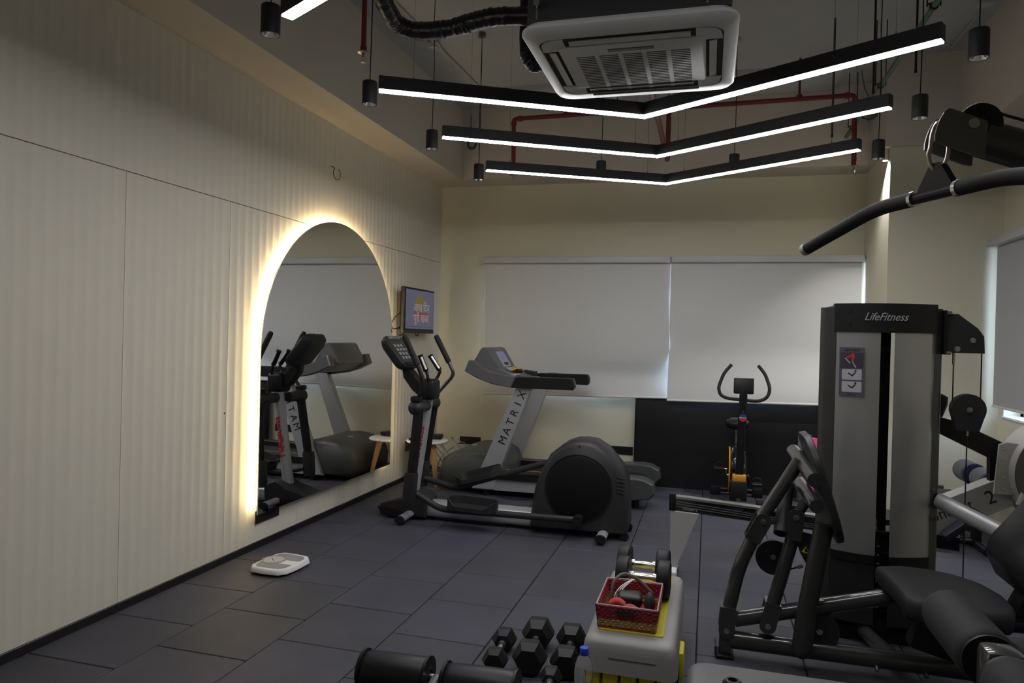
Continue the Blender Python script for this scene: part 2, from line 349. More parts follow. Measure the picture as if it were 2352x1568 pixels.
for dx in (0, 0.016): ch.tube([(0.548+dx, 7.64, 2.36), (0.55+dx, 7.65, 1.5), (0.548+dx, 7.66, 0.86 if dx else 0.80), (0.556, 7.665, 0.72)], 0.0022, 6)
ch.build('bead_chain', BAR, b1)
t = thing('roller_blind', 'grey roller blind on the side window glowing along its edge', 'blind', (5.28, 5.4, 1.05), 'roller blind on the side wall')
MB().rbox((5.215, 4.05, 2.365), (XR-0.001, 6.725, 2.43), 0.006, 2).build('cassette', HEAD, t)
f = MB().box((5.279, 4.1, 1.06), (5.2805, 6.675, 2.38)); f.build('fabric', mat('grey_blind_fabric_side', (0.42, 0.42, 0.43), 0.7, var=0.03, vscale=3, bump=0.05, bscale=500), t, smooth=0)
MB().cyl((5.28, 4.1, 1.058), (5.28, 6.675, 1.058), 0.011, seg=8).build('bottom_bar', BAR, t)
# ================================================================== CEILING SERVICES
# chevron LED lights -----------------------------------------------------------
DIFF = mat('led_diffuser', (0.9, 0.9, 0.9), 0.5, emit=(0.97, 0.975, 1.0), estr=LED_POWER)
def chevron(l, v, r, label, wires, side=-1):
    z0, h, wd = 2.80, 0.072, 0.056
    t = thing('chevron_light', label, 'ceiling light', (v[0], v[1], z0), 'chevron LED lights')
    L, V, Rr = Vector(l), Vector(v), Vector(r)
    d1 = (L-V).normalized(); d2 = (Rr-V).normalized(); bis = (d1+d2).normalized(); k = wd/abs(bis.x*d1.y-bis.y*d1.x)
    n1 = Vector((-d1.y, d1.x)); n1 = n1 if n1.dot(bis) > 0 else -n1; n2 = Vector((-d2.y, d2.x)); n2 = n2 if n2.dot(bis) > 0 else -n2
    A = [L, V, Rr, Rr+n2*wd, V+bis*k, L+n1*wd]
    def ins(q): return A
    MB().prism([tuple(p) for p in A], 'z', z0+0.0025, z0+h).build('housing', BLACKL, t, smooth=0)
    e = 0.004
    B = [L-d1*e+n1*e, V+bis*k*e/wd, Rr-d2*e+n2*e, Rr-d2*e+n2*(wd-e), V+bis*k*(1-e/wd), L-d1*e+n1*(wd-e)]
    MB().prism([tuple(p) for p in B], 'z', z0-0.0035, z0+0.004).build('diffuser', DIFF, t, smooth=0)
    for a, s in wires:
        P = (L if a == 0 else Rr); n = n1 if a == 0 else n2; q = V+(P-V)*s+n*wd/2
        MB().cyl((q.x, q.y, z0+h), (q.x, q.y, z0+h+0.02), 0.004, seg=8).cyl((q.x, q.y, z0+h), (q.x, q.y, ZC), 0.0012, seg=6).lathe([(0.008, 0), (0.012, 0.02)], (q.x, q.y, ZC-0.02), seg=10).build('suspension_wire', STEEL, t)
    q = V+bis*0.0; MB().box((q.x-0.0015, q.y-0.002, z0+0.004), (q.x+0.0015, q.y+0.001, z0+0.03)).build('joint_plate', STEEL, t, smooth=0)
    return t
W4 = ((0, 0.12), (0, 0.88), (1, 0.12), (1, 0.88))
chevron((1.299, 3.438), (2.631, 4.148), (3.94, 3.349), 'chevron LED light with its corner just beyond the air conditioner', W4)
chevron((1.312, 4.328), (2.643, 5.055), (3.94, 4.226), 'chevron LED light hanging between two other parallel chevron lights', W4)
chevron((1.319, 5.247), (2.653, 5.942), (3.951, 5.096), 'chevron LED light farthest from the air conditioner, facing the blinds', W4)
chevron((1.315, 2.52), (2.645, 1.79), (3.96, 2.52), 'chevron LED light pointing away from the blinds, on the window-opposite side of the air conditioner', W4)
# pendants -------------------------------------------------------------------------
REFL = mat('pendant_reflector', (0.85, 0.85, 0.88), 0.18, 1.0, var=0.02)
LAMP = mat('pendant_lamp', (0.9, 0.9, 0.95), 0.3, emit=(0.9, 0.93, 1.0), estr=14.0)
def pendant(zt=2.925):
    t = thing('pendant_light', '', 'pendant light', (0, 0, 0), 'black cylinder pendants')
    MB().ring((0, 0, 0), (0, 0, 0.118), 0.041, 0.037, 28).lathe([(0.041, 0.118), (0.039, 0.126), (0.0, 0.127)], seg=28).build('housing', BLACKL, t)
    MB().lathe([(0.0365, 0.001), (0.030, 0.022), (0.018, 0.05), (0.012, 0.055)], seg=24).build('reflector', REFL, t)
    MB().cyl((0, 0, 0.050), (0, 0, 0.056), 0.013, seg=12).build('lamp', LAMP, t)
    return t
pend = pendant(); first = True
def place_pendant(x, y, z, label, sway=0.0):
    global first
    t = pend if first else copy_tree(pend); first = False
    t.location = (x, y, z); t['label'] = label; OFF[t.name] = Vector((x, y, z))
    ln = ZC-z
    MB().tube([(x, y, z+0.12), (x+sway, y, z+0.45*ln), (x-sway*0.6, y, z+0.75*ln), (x, y, ZC-0.03)], 0.0028, 6).build('cord', CABLE, t)
    MB().cyl((x, y, ZC-0.035), (x, y, ZC), 0.03, seg=14).build('ceiling_rose', CEIL, t)
    return t
LP = 'black cylinder pendant over the floor strip along the mirror wall, '
place_pendant(1.16, 2.68, 2.80, LP+'beside the lone chevron tip', 0.004)
place_pendant(1.16, 3.61, 2.80, LP+'by the red sprinkler drop', 0.006)
place_pendant(1.15, 4.56, 2.80, LP+'at the middle chevron tip', 0.004)
place_pendant(1.17, 5.53, 2.80, LP+'closest to the corner', -0.005)
place_pendant(2.095, 6.05, 2.915, 'black pendant behind the last chevron light, on its mirror-wall arm', 0.006)
place_pendant(3.181, 6.05, 2.925, 'black pendant behind the last chevron light, on its pier-side arm', 0.004)
place_pendant(4.10, 5.34, 2.80, 'black cylinder pendant on the window side, closest to the wall pier', 0.008)
place_pendant(4.12, 4.43, 2.80, 'black cylinder pendant above the weight tower, nearer the wall pier', 0.006)
place_pendant(4.13, 3.56, 2.80, 'black cylinder pendant above the pull-down bar', 0.003)
# small downlight on the pier corner, washing the pier side
dn = thing('corner_downlight', 'small beige cylinder downlight washing the corner of the wall pier', 'downlight', (4.452, 6.80, 3.13))
MB().ring((4.452, 6.80, 3.13), (4.452, 6.80, ZB), 0.022, 0.019, 20).build('housing', BEAM, dn)
MB().cyl((4.452, 6.80, 3.165), (4.452, 6.80, 3.17), 0.018, seg=14).build('lamp', LAMP, dn)
sp = bpy.data.lights.new('corner_spot', 'SPOT'); sp.energy = 140; sp.color = (1.0, 0.97, 0.95); sp.spot_size = math.radians(100); sp.spot_blend = 0.3; sp.shadow_soft_size = 0.01
so = bpy.data.objects.new('corner_spot', sp); COL.objects.link(so); so.parent = dn; so.location = (0, 0, 0.028)
# air conditioner ---------------------------------------------------------------------
AX0, AX1, AY0, AY1, AZ = 2.215, 3.105, 2.865, 3.745, 2.79
ac = thing('ceiling_air_conditioner', 'white ceiling cassette air conditioner with black body and louvres', 'air conditioner', ((AX0+AX1)/2, (AY0+AY1)/2, AZ))
acx, acy = (AX0+AX1)/2, (AY0+AY1)/2
ACW = mat('ac_white_plastic', (0.46, 0.46, 0.45), 0.42, var=0.03)
ACD = mat('ac_slot_shade', (0.006, 0.006, 0.007), 0.7)
# face panel as a ring of pieces round four slots: outer frame lofted, inner panel, slots recessed
def rr(x0, y0, x1, y1, r, z, n=6): return [(px, py, z) for px, py in rrect(x0, y0, x1, y1, r, n)]
FX, FY, GX, GY = 0.058, 0.096, 0.130, 0.184                      # frame insets and intake-panel insets
rings = [rr(AX0+0.012, AY0+0.012, AX1-0.012, AY1-0.012, 0.085, AZ+0.045), rr(AX0, AY0, AX1, AY1, 0.09, AZ+0.03), rr(AX0, AY0, AX1, AY1, 0.09, AZ+0.018), rr(AX0+0.014, AY0+0.014, AX1-0.014, AY1-0.014, 0.08, AZ+0.005), rr(AX0+FX, AY0+FY, AX1-FX, AY1-FY, 0.07, AZ), rr(AX0+FX+0.002, AY0+FY+0.002, AX1-FX-0.002, AY1-FY-0.002, 0.068, AZ+0.018)]
MB().loft(rings, caps=False).build('panel_frame', ACW, ac, smooth=40)
inn = MB().loft([rr(AX0+GX, AY0+GY, AX1-GX, AY1-GY, 0.012, AZ+0.03), rr(AX0+GX, AY0+GY, AX1-GX, AY1-GY, 0.012, AZ+0.003), rr(AX0+GX+0.004, AY0+GY+0.004, AX1-GX-0.004, AY1-GY-0.004, 0.012, AZ-0.001)])
inn.build('intake_panel', ACW, ac, smooth=40)
MB().box((AX0+0.05, AY0+0.08, AZ+0.0055), (AX1-0.05, AY1-0.08, AZ+0.0085)).build('slot_shade_plate', ACD, ac, smooth=0)  # near-black plate just inside the face stands in for the slots' deep shade
for sx, sy in ((1, 1), (1, -1), (-1, 1), (-1, -1)):                # corner bridges
    cx, cy = (AX1-FX if sx > 0 else AX0+FX), (AY1-FY if sy > 0 else AY0+FY); wx, wy = GX-FX+0.004, GY-FY+0.004
    pts = [(cx-sx*a, cy-sy*bb) for a, bb in ((0.003, wy+0.035), (0.010, 0.055), (0.028, 0.025), (0.055, 0.010), (wx+0.035, 0.003), (wx+0.035, wy), (wx, wy), (wx, wy+0.035))]
    MB().prism(pts, 'z', AZ+0.0005, AZ+0.0054).build('corner_bridge', ACW, ac, smooth=0)
for d, s_ in (('y', -1), ('y', 1), ('x', -1), ('x', 1)):
    q = MB()
    if d == 'y':
        mid = (AY0+GY-0.034) if s_ < 0 else (AY1-GY+0.034); q.rbox((AX0+0.19, mid-0.020, AZ-0.001), (AX1-0.19, mid+0.020, AZ+0.004), 0.002, 1, rot=(0.1*s_, 0, 0))
    else:
        mid = (AX0+GX-0.030) if s_ < 0 else (AX1-GX+0.030); q.rbox((mid-0.016, AY0+0.235, AZ-0.001), (mid+0.016, AY1-0.235, AZ+0.004), 0.002, 1, rot=(0, -0.1*s_, 0))
    q.build('louvre', ACW, ac)
GR = mat('ac_grille_slot', (0.03, 0.03, 0.03), 0.7, var=0.1)
ix0, ix1, iy0, iy1 = AX0+0.185, AX1-0.185, AY0+0.20, AY1-0.182
for c in range(5):                                                   # five columns of intake slits
    wcol = (ix1-ix0)/5; x0 = ix0+c*wcol+0.010; x1 = x0+wcol-0.020; s = MB()
    for k in range(23):
        y = iy0+0.100+k*0.0200; s.box((x0, y, AZ-0.0016), (x1, y+0.0085, AZ+0.0005))
    s.build('intake_grille', GR, ac, smooth=0, kind='stuff')
MB().rbox((acx-0.10, iy0+0.036, AZ-0.004), (acx+0.10, iy0+0.064, AZ+0.001), 0.002, 1).build('receiver_window', mat('ac_receiver', (0.08, 0.075, 0.07), 0.3, var=0.1), ac)
MB().rbox((acx-0.25, AY1-0.092, AZ-0.004), (acx+0.28, AY1-0.076, AZ+0.001), 0.002, 1).build('panel_latch', GREYP, ac)
MB().rbox((AX0+0.03, AY0+0.03, AZ+0.045), (AX1-0.03, AY1-0.03, AZ+0.34), 0.02, 2).build('body', mat('ac_black_body', (0.008, 0.008, 0.009), 0.6, var=0.1), ac)
for x, y in ((2.30, AY0-0.01), (2.98, AY0-0.01), (2.30, AY1+0.01), (2.98, AY1+0.01)):
    MB().cyl((x, y, AZ+0.05), (x, y, ZC), 0.005, seg=8).box((x-0.012, y-0.012, AZ+0.10), (x+0.012, y+0.012, AZ+0.125)).build('hanger_rod', STEEL, ac)
# insulated pipes
WRAP = mat('black_pipe_wrap', (0.010, 0.010, 0.011), 0.28, var=0.2, vscale=20, bump=0.9, bscale=45)
def wob(pts, r, amp=0.003, n=5):
    P = fillet(pts, 0.16, 7); out = []
    for i in range(len(P)-1):
        for k in range(n): out.append(P[i].lerp(P[i+1], k/n))
    out.append(P[-1]); rs = [r*(1+random.uniform(-0.07, 0.07)) for _ in out]; return out, rs
p_, r_ = wob([(1.62, 2.2, 3.62), (1.52, 2.9, 3.12), (1.49, 3.27, 3.03), (1.75, 3.30, 3.03), (1.95, 3.26, 3.06), (2.206, 3.31, 3.06)], 0.043, n=4)
tag(MB().tube(p_, r_, 16).build('insulated_pipe', WRAP, smooth=60), 'black wrapped insulated pipe curving into the air conditioner body', 'pipe')
p_, r_ = wob([(2.10, 3.43, 4.0), (2.10, 3.43, 3.3), (2.105, 3.44, 2.93), (2.14, 3.45, 2.88), (2.168, 3.46, 2.89)], 0.036, n=3)
tag(MB().tube(p_, r_, 14).build('drain_hose', WRAP, smooth=60), 'black wrapped hose dropping from the ceiling to the air conditioner corner', 'hose')
MB().cyl((2.208, 3.31, 3.06), (2.26, 3.31, 3.06), 0.045, seg=16).build('pipe_sleeve', WRAP, ac)
MB().tube([(2.17, 3.46, 2.892), (2.21, 3.47, 2.90), (2.26, 3.47, 2.91)], 0.03, 12).build('drain_stub', WRAP, ac)
# sprinkler pipework ------------------------------------------------------------------------
SPR = mat('sprinkler_brass', (0.45, 0.40, 0.34), 0.3, 1.0, var=0.05)
def sprinkler(parent, x, y, z):
    MB().lathe([(0.0, 0.012), (0.034, 0.006), (0.036, 0.0), (0.012, -0.004)], (x, y, z), seg=18).build('escutcheon', SPR, parent)
    MB().cyl((x, y, z), (x, y, z-0.03), 0.007, seg=10).cyl((x-0.009, y, z-0.028), (x-0.004, y, z-0.052), 0.0025, seg=6).cyl((x+0.009, y, z-0.028), (x+0.004, y, z-0.052), 0.0025, seg=6).cyl((x, y, z-0.052), (x, y, z-0.056), 0.014, seg=12).build('sprinkler_head', SPR, parent)
sp1 = thing('sprinkler_pipe', 'red sprinkler drop pipe with brass head beside the mirror-wall beam', 'sprinkler', (1.0, 3.83, ZC))
MB().cyl((1.0, 3.83, 3.21), (1.0, 3.83, ZC), 0.0155, seg=14).cyl((1.0, 3.83, 3.185), (1.0, 3.83, 3.225), 0.02, seg=14).build('drop_pipe', RED, sp1); sprinkler(sp1, 1.0, 3.83, 3.185)
sp2 = thing('sprinkler_pipe', 'long red sprinkler run with two drops along the back beam', 'sprinkler', (2.62, 6.6, ZC))
zr = 3.63
run = MB().tube(fillet([(1.163, 6.6, 3.09), (1.155, 6.6, zr-0.01), (4.16, 6.6, zr+0.02), (4.168, 6.6, 3.06)], 0.03, 4), 0.021, 14)
for x, z in ((1.157, 3.59), (4.163, 3.61)): run.cyl((x, 6.6, z), (x, 6.6, z-0.03), 0.028, seg=14)
run.cyl((1.20, 6.6, zr-0.01), (1.24, 6.6, zr-0.01), 0.028, seg=14).cyl((4.08, 6.6, zr+0.02), (4.12, 6.6, zr+0.02), 0.028, seg=14)
run.build('main_run', RED, sp2)
for x in (1.665, 3.72): MB().cyl((x, 6.6, zr), (x, 6.6, zr+0.05), 0.026, seg=14).cyl((x, 6.6, zr), (x, 6.6, ZC), 0.010, seg=10).build('riser', RED, sp2)
MB().tube(fillet([(2.615, 6.6, zr), (2.615, 6.6, 3.16), (2.615, 5.3, 3.16), (2.615, 3.8, 3.16)], 0.05, 4), 0.022, 14).build('branch_pipe', RED, sp2)
sprinkler(sp2, 1.163, 6.6, 3.075); sprinkler(sp2, 4.168, 6.6, 3.045)
# green conduit, hangers, cables --------------------------------------------------------------
gc = thing('green_conduit', 'green conduit pipe clamped to rods along the side-window side', 'conduit', (4.22, 5.5, ZC))
MB().cyl((4.225, 1.5, 3.5), (4.225, 7.35, 3.5), 0.0165, seg=12).build('conduit_tube', GREEN, gc)
for y in (4.62, 5.95, 7.05):
    MB().ring((4.225, y-0.012, 3.5), (4.225, y+0.012, 3.5), 0.024, 0.0175, 16).box((4.19, y-0.012, 3.513), (4.26, y+0.012, 3.517)).build('pipe_clamp', BLACKM, gc)
    for x in (4.19, 4.26): MB().cyl((x, y, 3.50), (x, y, ZC), 0.004, seg=6).build('hanger_rod', BLACKM, gc)
for x, y, z in ((4.06, 5.35, 3.25), (4.30, 5.28, 3.35), (3.88, 5.85, 3.1)):
    tag(MB().cyl((x, y, z), (x, y, ZC), 0.0075, seg=8).cyl((x, y, z), (x, y, z+0.02), 0.010, seg=8).build('threaded_rod', BLACKM), {5.35: 'thin black threaded rod beside the green conduit', 5.28: 'thin black threaded rod on the window side of the green conduit', 5.85: 'short black threaded rod near the far end of the green conduit'}[y], 'rod', 'threaded hanger rods')
cd = thing('ceiling_conduit', 'thin grey ceiling conduit with junction box beside the mirror-wall beam', 'conduit', (0.71, 5.6, ZC))
MB().tube([(0.69, 0.5, ZC-0.012), (0.705, 5.0, ZC-0.012), (0.76, 6.72, ZC-0.012)], 0.011, 8).build('conduit_tube', CEIL, cd)
MB().cyl((0.71, 5.62, ZC-0.05), (0.71, 5.62, ZC), 0.04, seg=16).rbox((0.66, 5.58, ZC-0.035), (0.76, 5.66, ZC-0.005), 0.008, 1).build('junction_box', CEIL, cd)
cd2 = thing('ceiling_conduit', 'thin grey ceiling conduit with junction box beside the side-window beam', 'conduit', (4.87, 6.0, ZC))
MB().cyl((4.862, 1.0, ZC-0.012), (4.876, 6.6, ZC-0.012), 0.011, seg=8).build('conduit_tube', CEIL, cd2)
MB().rbox((4.80, 5.70, ZC-0.045), (4.90, 5.80, ZC-0.005), 0.008, 1).build('junction_box', CEIL, cd2)
def bundle(name, label, c, r, seed):
    rnd = random.Random(seed); mbb = MB()
    for k in range(6):
        ph = rnd.random()*6; tl = rnd.uniform(-0.5, 0.5); rr_ = r*rnd.uniform(0.7, 1)
        mbb.tube([(c[0]+rr_*math.cos(a)*0.8, c[1]+rr_*math.sin(a)*tl, c[2]+rr_*math.sin(a)+0.01*math.sin(3*a+ph)) for a in [2*PI*i/18 for i in range(19)]], 0.004, 6)
    mbb.tube([(c[0], c[1], c[2]+r), (c[0]-0.03, c[1]+0.05, c[2]+0.2), (c[0]-0.05, c[1]+0.1, ZC)], 0.004, 6)
    return tag(mbb.build(name, mat('grey_cable', (0.10, 0.10, 0.11), 0.5, var=0.2)), label, 'cable')
bundle('cable_coil', 'coiled grey cable bundle hanging by the back beam near the corner', (0.50, 7.28, 3.60), 0.07, 3)
bundle('cable_coil', 'tangled cable coil hanging beside the green conduit', (4.33, 6.9, 3.62), 0.10, 5)
# ================================================================== LEFT WALL: MIRROR, TV, SOCKETS
MIRROR = mat('mirror_silver', (0.86, 0.87, 0.87), 0.004, 1.0)
GLOW = mat('warm_led_strip', (1, 0.9, 0.7), 0.5, emit=(1.0, 0.80, 0.46), estr=12.0)
mr = thing('arched_mirror', 'large arched wall mirror with warm backlight glow', 'mirror', (0.0, 5.295, 0.255))
MC, MR_, MZ, MZ0 = 5.295, 1.052, 1.372, 0.255
def archpoly(i): return [(MC-MR_+i, MZ0+i)]+[(MC+(MR_-i)*math.cos(a), MZ+(MR_-i)*math.sin(a)) for a in [PI-PI*k/48 for k in range(49)]]+[(MC+MR_-i, MZ0+i)]
MB().prism(archpoly(0.0), 'x', 0.056, 0.061).build('glass', MIRROR, mr, smooth=0)
MB().prism(archpoly(0.0015), 'x', 0.0525, 0.0558).build('glass_backing', mat('mirror_back', (0.05, 0.05, 0.05), 0.6, var=0.1), mr, smooth=0)
MB().prism(archpoly(0.0605), 'x', 0.001, 0.0522).build('mounting_board', mat('mirror_board', (0.25, 0.22, 0.18), 0.8, var=0.1), mr, smooth=0)
o_ = archpoly(0.050); i_ = archpoly(0.060); gl = MB()
rg = lambda P, x: [(x, py, pz) for py, pz in P]
gl.loft([rg(i_, 0.012), rg(o_, 0.012), rg(o_, 0.024), rg(i_, 0.024)], caps=False, closed=False); gl.build('led_strip', GLOW, mr, smooth=0)
g2 = MB().loft([rg(archpoly(0.020), 0.050), rg(archpoly(0.034), 0.050), rg(archpoly(0.034), 0.0522), rg(archpoly(0.020), 0.0522)], caps=False, closed=False); g2.build('led_strip', mat('warm_led_strip_rear', (1, 0.9, 0.7), 0.5, emit=(1.0, 0.82, 0.50), estr=42.0), mr, smooth=0)
SOCK = mat('black_socket_plate', (0.012, 0.012, 0.013), 0.35)
SOCK2 = mat('socket_hole', (0.002, 0.002, 0.002), 0.6)
def socket(label, a, b, n_axis, group):
    # a,b opposite corners on the wall plane; n_axis 'x' (left wall) or 'y' (back wall)
    t = thing('wall_socket', label, 'socket', tuple((p+q)/2 for p, q in zip(a, b)), group)
    lo = [min(p, q) for p, q in zip(a, b)]; hi = [max(p, q) for p, q in zip(a, b)]
    if n_axis == 'x': MB().rbox((0.0006, lo[1], lo[2]), (0.012, hi[1], hi[2]), 0.002, 1).build('face_plate', SOCK, t)
    else: MB().rbox((lo[0], YB-0.012, lo[2]), (hi[0], YB-0.0005, hi[2]), 0.002, 1).build('face_plate', SOCK, t)
    L = (hi[1]-lo[1]) if n_axis == 'x' else (hi[0]-lo[0]); zc = (lo[2]+hi[2])/2; h = MB(); sw = MB()
    for k, f in enumerate((0.14, 0.27)):
        for dx, dz in ((0, 0.017), (-0.011, -0.008), (0.011, -0.008)):
            u = ((lo[1] if n_axis == 'x' else lo[0])+L*f+dx)
            if n_axis == 'x': h.cyl((0.0115, u, zc+dz), (0.0128, u, zc+dz), 0.0042, seg=8)
            else: h.cyl((u, YB-0.0115, zc+dz), (u, YB-0.0128, zc+dz), 0.0042, seg=8)
        if L < 0.15: break
    for f in (0.52, 0.66, 0.80):
        u = ((lo[1] if n_axis == 'x' else lo[0])+L*f)
        if n_axis == 'x': sw.rbox((0.011, u-0.011, zc-0.02), (0.0145, u+0.011, zc+0.02), 0.0015, 1)
        else: sw.rbox((u-0.011, YB-0.0145, zc-0.02), (u+0.011, YB-0.011, zc+0.02), 0.0015, 1)
    h.build('socket_hole', SOCK2, t); sw.build('switch', BLACKP, t)
    return t
socket('black wall socket plate tucked under the mirror corner', (0, 4.30, 0.172), (0, 4.575, 0.262), 'x', 'black wall sockets')
socket('black wall socket plate behind the round side table', (0, 6.84, 0.30), (0, 7.06, 0.41), 'x', 'black wall sockets')
socket('black wall socket plate on the back wall beside the treadmill hood', (0.289, 0, 0.283), (0.539, 0, 0.367), 'y', 'black wall sockets')
socket('black wall socket plate against the edge of the black wall mat', (2.02, 0, 0.283), (2.262, 0, 0.371), 'y', 'black wall sockets')
hk = MB().tube([(0.03, 5.26+0.055*math.cos(a), 2.83+0.05*math.sin(a)) for a in [PI*(0.75+1.6*i/20) for i in range(21)]], 0.0028, 6)
hk.tube([(0.0, 5.213, 2.885), (0.02, 5.23, 2.875), (0.03, 5.222, 2.86)], 0.0035, 6)
tag(hk.build('wall_cable', CABLE), 'short curled black cable end poking out above the mirror', 'cable')
# television ---------------------------------------------------------------------
tv = thing('television', 'small wall mounted television showing a news title card', 'television', (0.12, 6.83, 1.76))
TY0, TY1, TZ0, TZ1, TX = 6.455, 7.225, 1.535, 1.995, 0.13
MB().rbox((TX-0.045, TY0, TZ0), (TX, TY1, TZ1), 0.008, 2).build('casing', BLACKP, tv)
MB().rbox((TX-0.012, TY0+0.004, TZ0+0.003), (TX+0.004, TY1-0.004, TZ0+0.030), 0.003, 1).build('lower_bezel', DGREYP, tv)
SCR = mat('tv_screen_glow', (0.02, 0.02, 0.03), 0.15, emit=(0.25, 0.26, 0.40), estr=0.20, var=0.01)
sc = MB().box((TX, TY0+0.022, TZ0+0.045), (TX+0.0015, TY1-0.018, TZ1-0.02)).build('screen', SCR, tv, smooth=0)
def E(n, c, s): return mat(n, (0.02, 0.02, 0.02), 0.3, emit=c, estr=s)
TYc = (TY0+TY1)/2
MB().prism([(TYc-0.02+0.115*math.cos(a), 1.825+0.105*math.sin(a)) for a in [PI*i/20 for i in range(-3, 24)]], 'x', TX+0.0015, TX+0.0025).build('sun_graphic', E('tv_yellow', (0.40, 0.33, 0.06), 0.2), sc, smooth=0)
MB().box((TX+0.0015, TYc-0.15, 1.675), (TX+0.0026, TYc+0.20, 1.755)).build('red_band', E('tv_red', (0.5, 0.12, 0.10), 0.2), sc, smooth=0)
TW = E('tv_white', (0.75, 0.75, 0.82), 0.20)
text('screen_title', '\u0906\u0927\u093e \u093f\u0926\u0928', 0.12, frame((TX+0.003, TYc+0.03, 1.795), (0, 1, 0), (1, 0, 0)), TW, sc)
text('screen_title', '\u092a\u0942\u0930\u0940 \u0916\u092c\u0930', 0.12, frame((TX+0.0032, TYc+0.03, 1.685), (0, 1, 0), (1, 0, 0)), TW, sc)
MB().box((TX+0.0015, TY0+0.05, 1.628), (TX+0.0024, TYc+0.2, 1.640)).build('caption_line', E('tv_dark', (0.35, 0.12, 0.14), 0.3), sc, smooth=0)
MB().box((TX+0.0015, TY0+0.05, 1.600), (TX+0.0024, TY1-0.08, 1.606)).build('caption_line', E('tv_blue', (0.06, 0.06, 0.25), 0.3), sc, smooth=0)
ar = MB().rbox((0.001, 6.70, 1.68), (0.016, 6.90, 1.86), 0.004, 1).rbox((0.012, 6.76, 1.75), (TX-0.045, 6.84, 1.79), 0.005, 1).rbox((TX-0.058, 6.68, 1.66), (TX-0.044, 6.92, 1.88), 0.003, 1)
ar.build('wall_bracket', BLACKM, tv)
for k_, P_ in enumerate(([(0.09, 6.52, 1.76), (0.05, 6.42, 1.70), (0.03, 6.36, 1.62), (0.04, 6.38, 1.57), (0.06, 6.46, 1.58), (0.08, 6.52, 1.62)], [(0.09, 6.56, 1.62), (0.06, 6.46, 1.58), (0.05, 6.47, 1.51), (0.07, 6.54, 1.51), (0.09, 6.58, 1.55)], [(0.1, 6.80, 1.55), (0.1, 6.82, 1.508), (0.1, 6.87, 1.508), (0.1, 6.89, 1.55)])):
    MB().tube(fillet(P_, 0.05), 0.005, 8).build('power_cable', CABLE, tv)
# round side table -----------------------------------------------------------------
TCx, TCy, TTz = 0.27, 6.78, 0.45
tb = thing('side_table', 'round white side table with light wooden legs in the corner', 'table', (TCx, TCy, 0))
MB().lathe([(0.0, TTz-0.022), (0.205, TTz-0.022), (0.212, TTz-0.014), (0.212, TTz-0.004), (0.208, TTz), (0.0, TTz)], (TCx, TCy, 0), seg=48).build('table_top', mat('white_laminate', (0.78, 0.77, 0.79), 0.35, var=0.01), tb)
for a in (-38, 82, 202):
    d = Vector((math.cos(math.radians(a)), math.sin(math.radians(a)), 0)); p = Vector((TCx, TCy, 0))
    top = p+d*0.10; bot = p+d*0.205; k = Vector((-d.y, d.x, 0)); q = []
    for c, s, z in ((bot, 0.013, 0.0), (top, 0.026, TTz-0.022)): q.append([tuple(Vector((c.x, c.y, z))+d*(s*i)+k*(s*j)) for i, j in ((-1, -1), (1, -1), (1, 1), (-1, 1))])
    MB().loft(q).build('leg', WOOD, tb, smooth=0)
st = thing('set_top_box', 'small black set top box on the round white side table', 'set-top box', (0.28, 6.86, TTz))
MB().rbox((0.16, 6.80, TTz+0.004), (0.39, 6.95, TTz+0.042), 0.005, 2, rot=(0, 0, 0.25)).build('casing', BLACKP, st)
MB().box((0.20, 6.7995, TTz+0.008), (0.32, 6.8, TTz+0.03), rot=(0, 0, 0.25), piv=(0.275, 6.875, TTz)).build('front_panel', DGREYP, st, smooth=0)
MB().cyl((0.2, 6.84, TTz), (0.2, 6.84, TTz+0.006), 0.008, seg=8).build('foot', RUBBER, st)
MB().cyl((0.35, 6.9, TTz), (0.35, 6.9, TTz+0.006), 0.008, seg=8).build('foot', RUBBER, st)
rm = thing('remote_control', 'black remote control lying on the round white side table', 'remote', (0.15, 6.72, TTz))
MB().rbox((0.10, 6.69, TTz+0.0005), (0.24, 6.73, TTz+0.02), 0.006, 2, rot=(0, 0, 0.5)).build('casing', BLACKP, rm)
btn = MB()
for k in range(5):
    for j in range(2): btn.cyl((0.125+k*0.02, 6.703+j*0.014, TTz+0.019), (0.125+k*0.02, 6.703+j*0.014, TTz+0.022), 0.004, seg=8)
btn.move(Matrix.Translation((0.17, 6.71, 0)) @ Matrix.Rotation(0.5, 4, 'Z') @ Matrix.Translation((-0.17, -6.71, 0))).build('button', GREYP, rm)
tgl = MB(); rnd = random.Random(11)
for k in range(7):
    x0 = rnd.uniform(0.18, 0.42); z0 = rnd.uniform(0.12, 0.3)
    tgl.tube(fillet([(x0, 7.05+0.02*k, 0.42), (x0-0.02, 7.1, z0+0.15), (x0+rnd.uniform(0, 0.1), 7.05+rnd.uniform(0, 0.25), z0), (x0+0.05, 7.2+rnd.uniform(0, 0.2), 0.03+0.006*k), (x0-0.1, 7.1+rnd.uniform(0, 0.3), 0.012+0.008*k)], 0.08), 0.0035, 6)
tag(tgl.build('cable_tangle', mat('mixed_cable', (0.30, 0.27, 0.25), 0.5, var=0.8, vscale=6)), 'tangle of thin cables hanging behind the round side table', 'cable')
wc = MB()
for k in range(4): wc.tube(fillet([(0.33, 7.0+0.03*k, 0.24-0.02*k), (0.40, 7.1+0.03*k, 0.36-0.025*k), (0.50, 7.2, 0.40-0.03*k), (0.54, 7.33, 0.30-0.03*k), (0.42, 7.45, 0.05)], 0.12), 0.004, 6)
tag(wc.build('white_cable', mat('white_cable_pvc', (0.6, 0.57, 0.55), 0.5, var=0.05)), 'loops of white cable between side table and treadmill hood', 'cable')
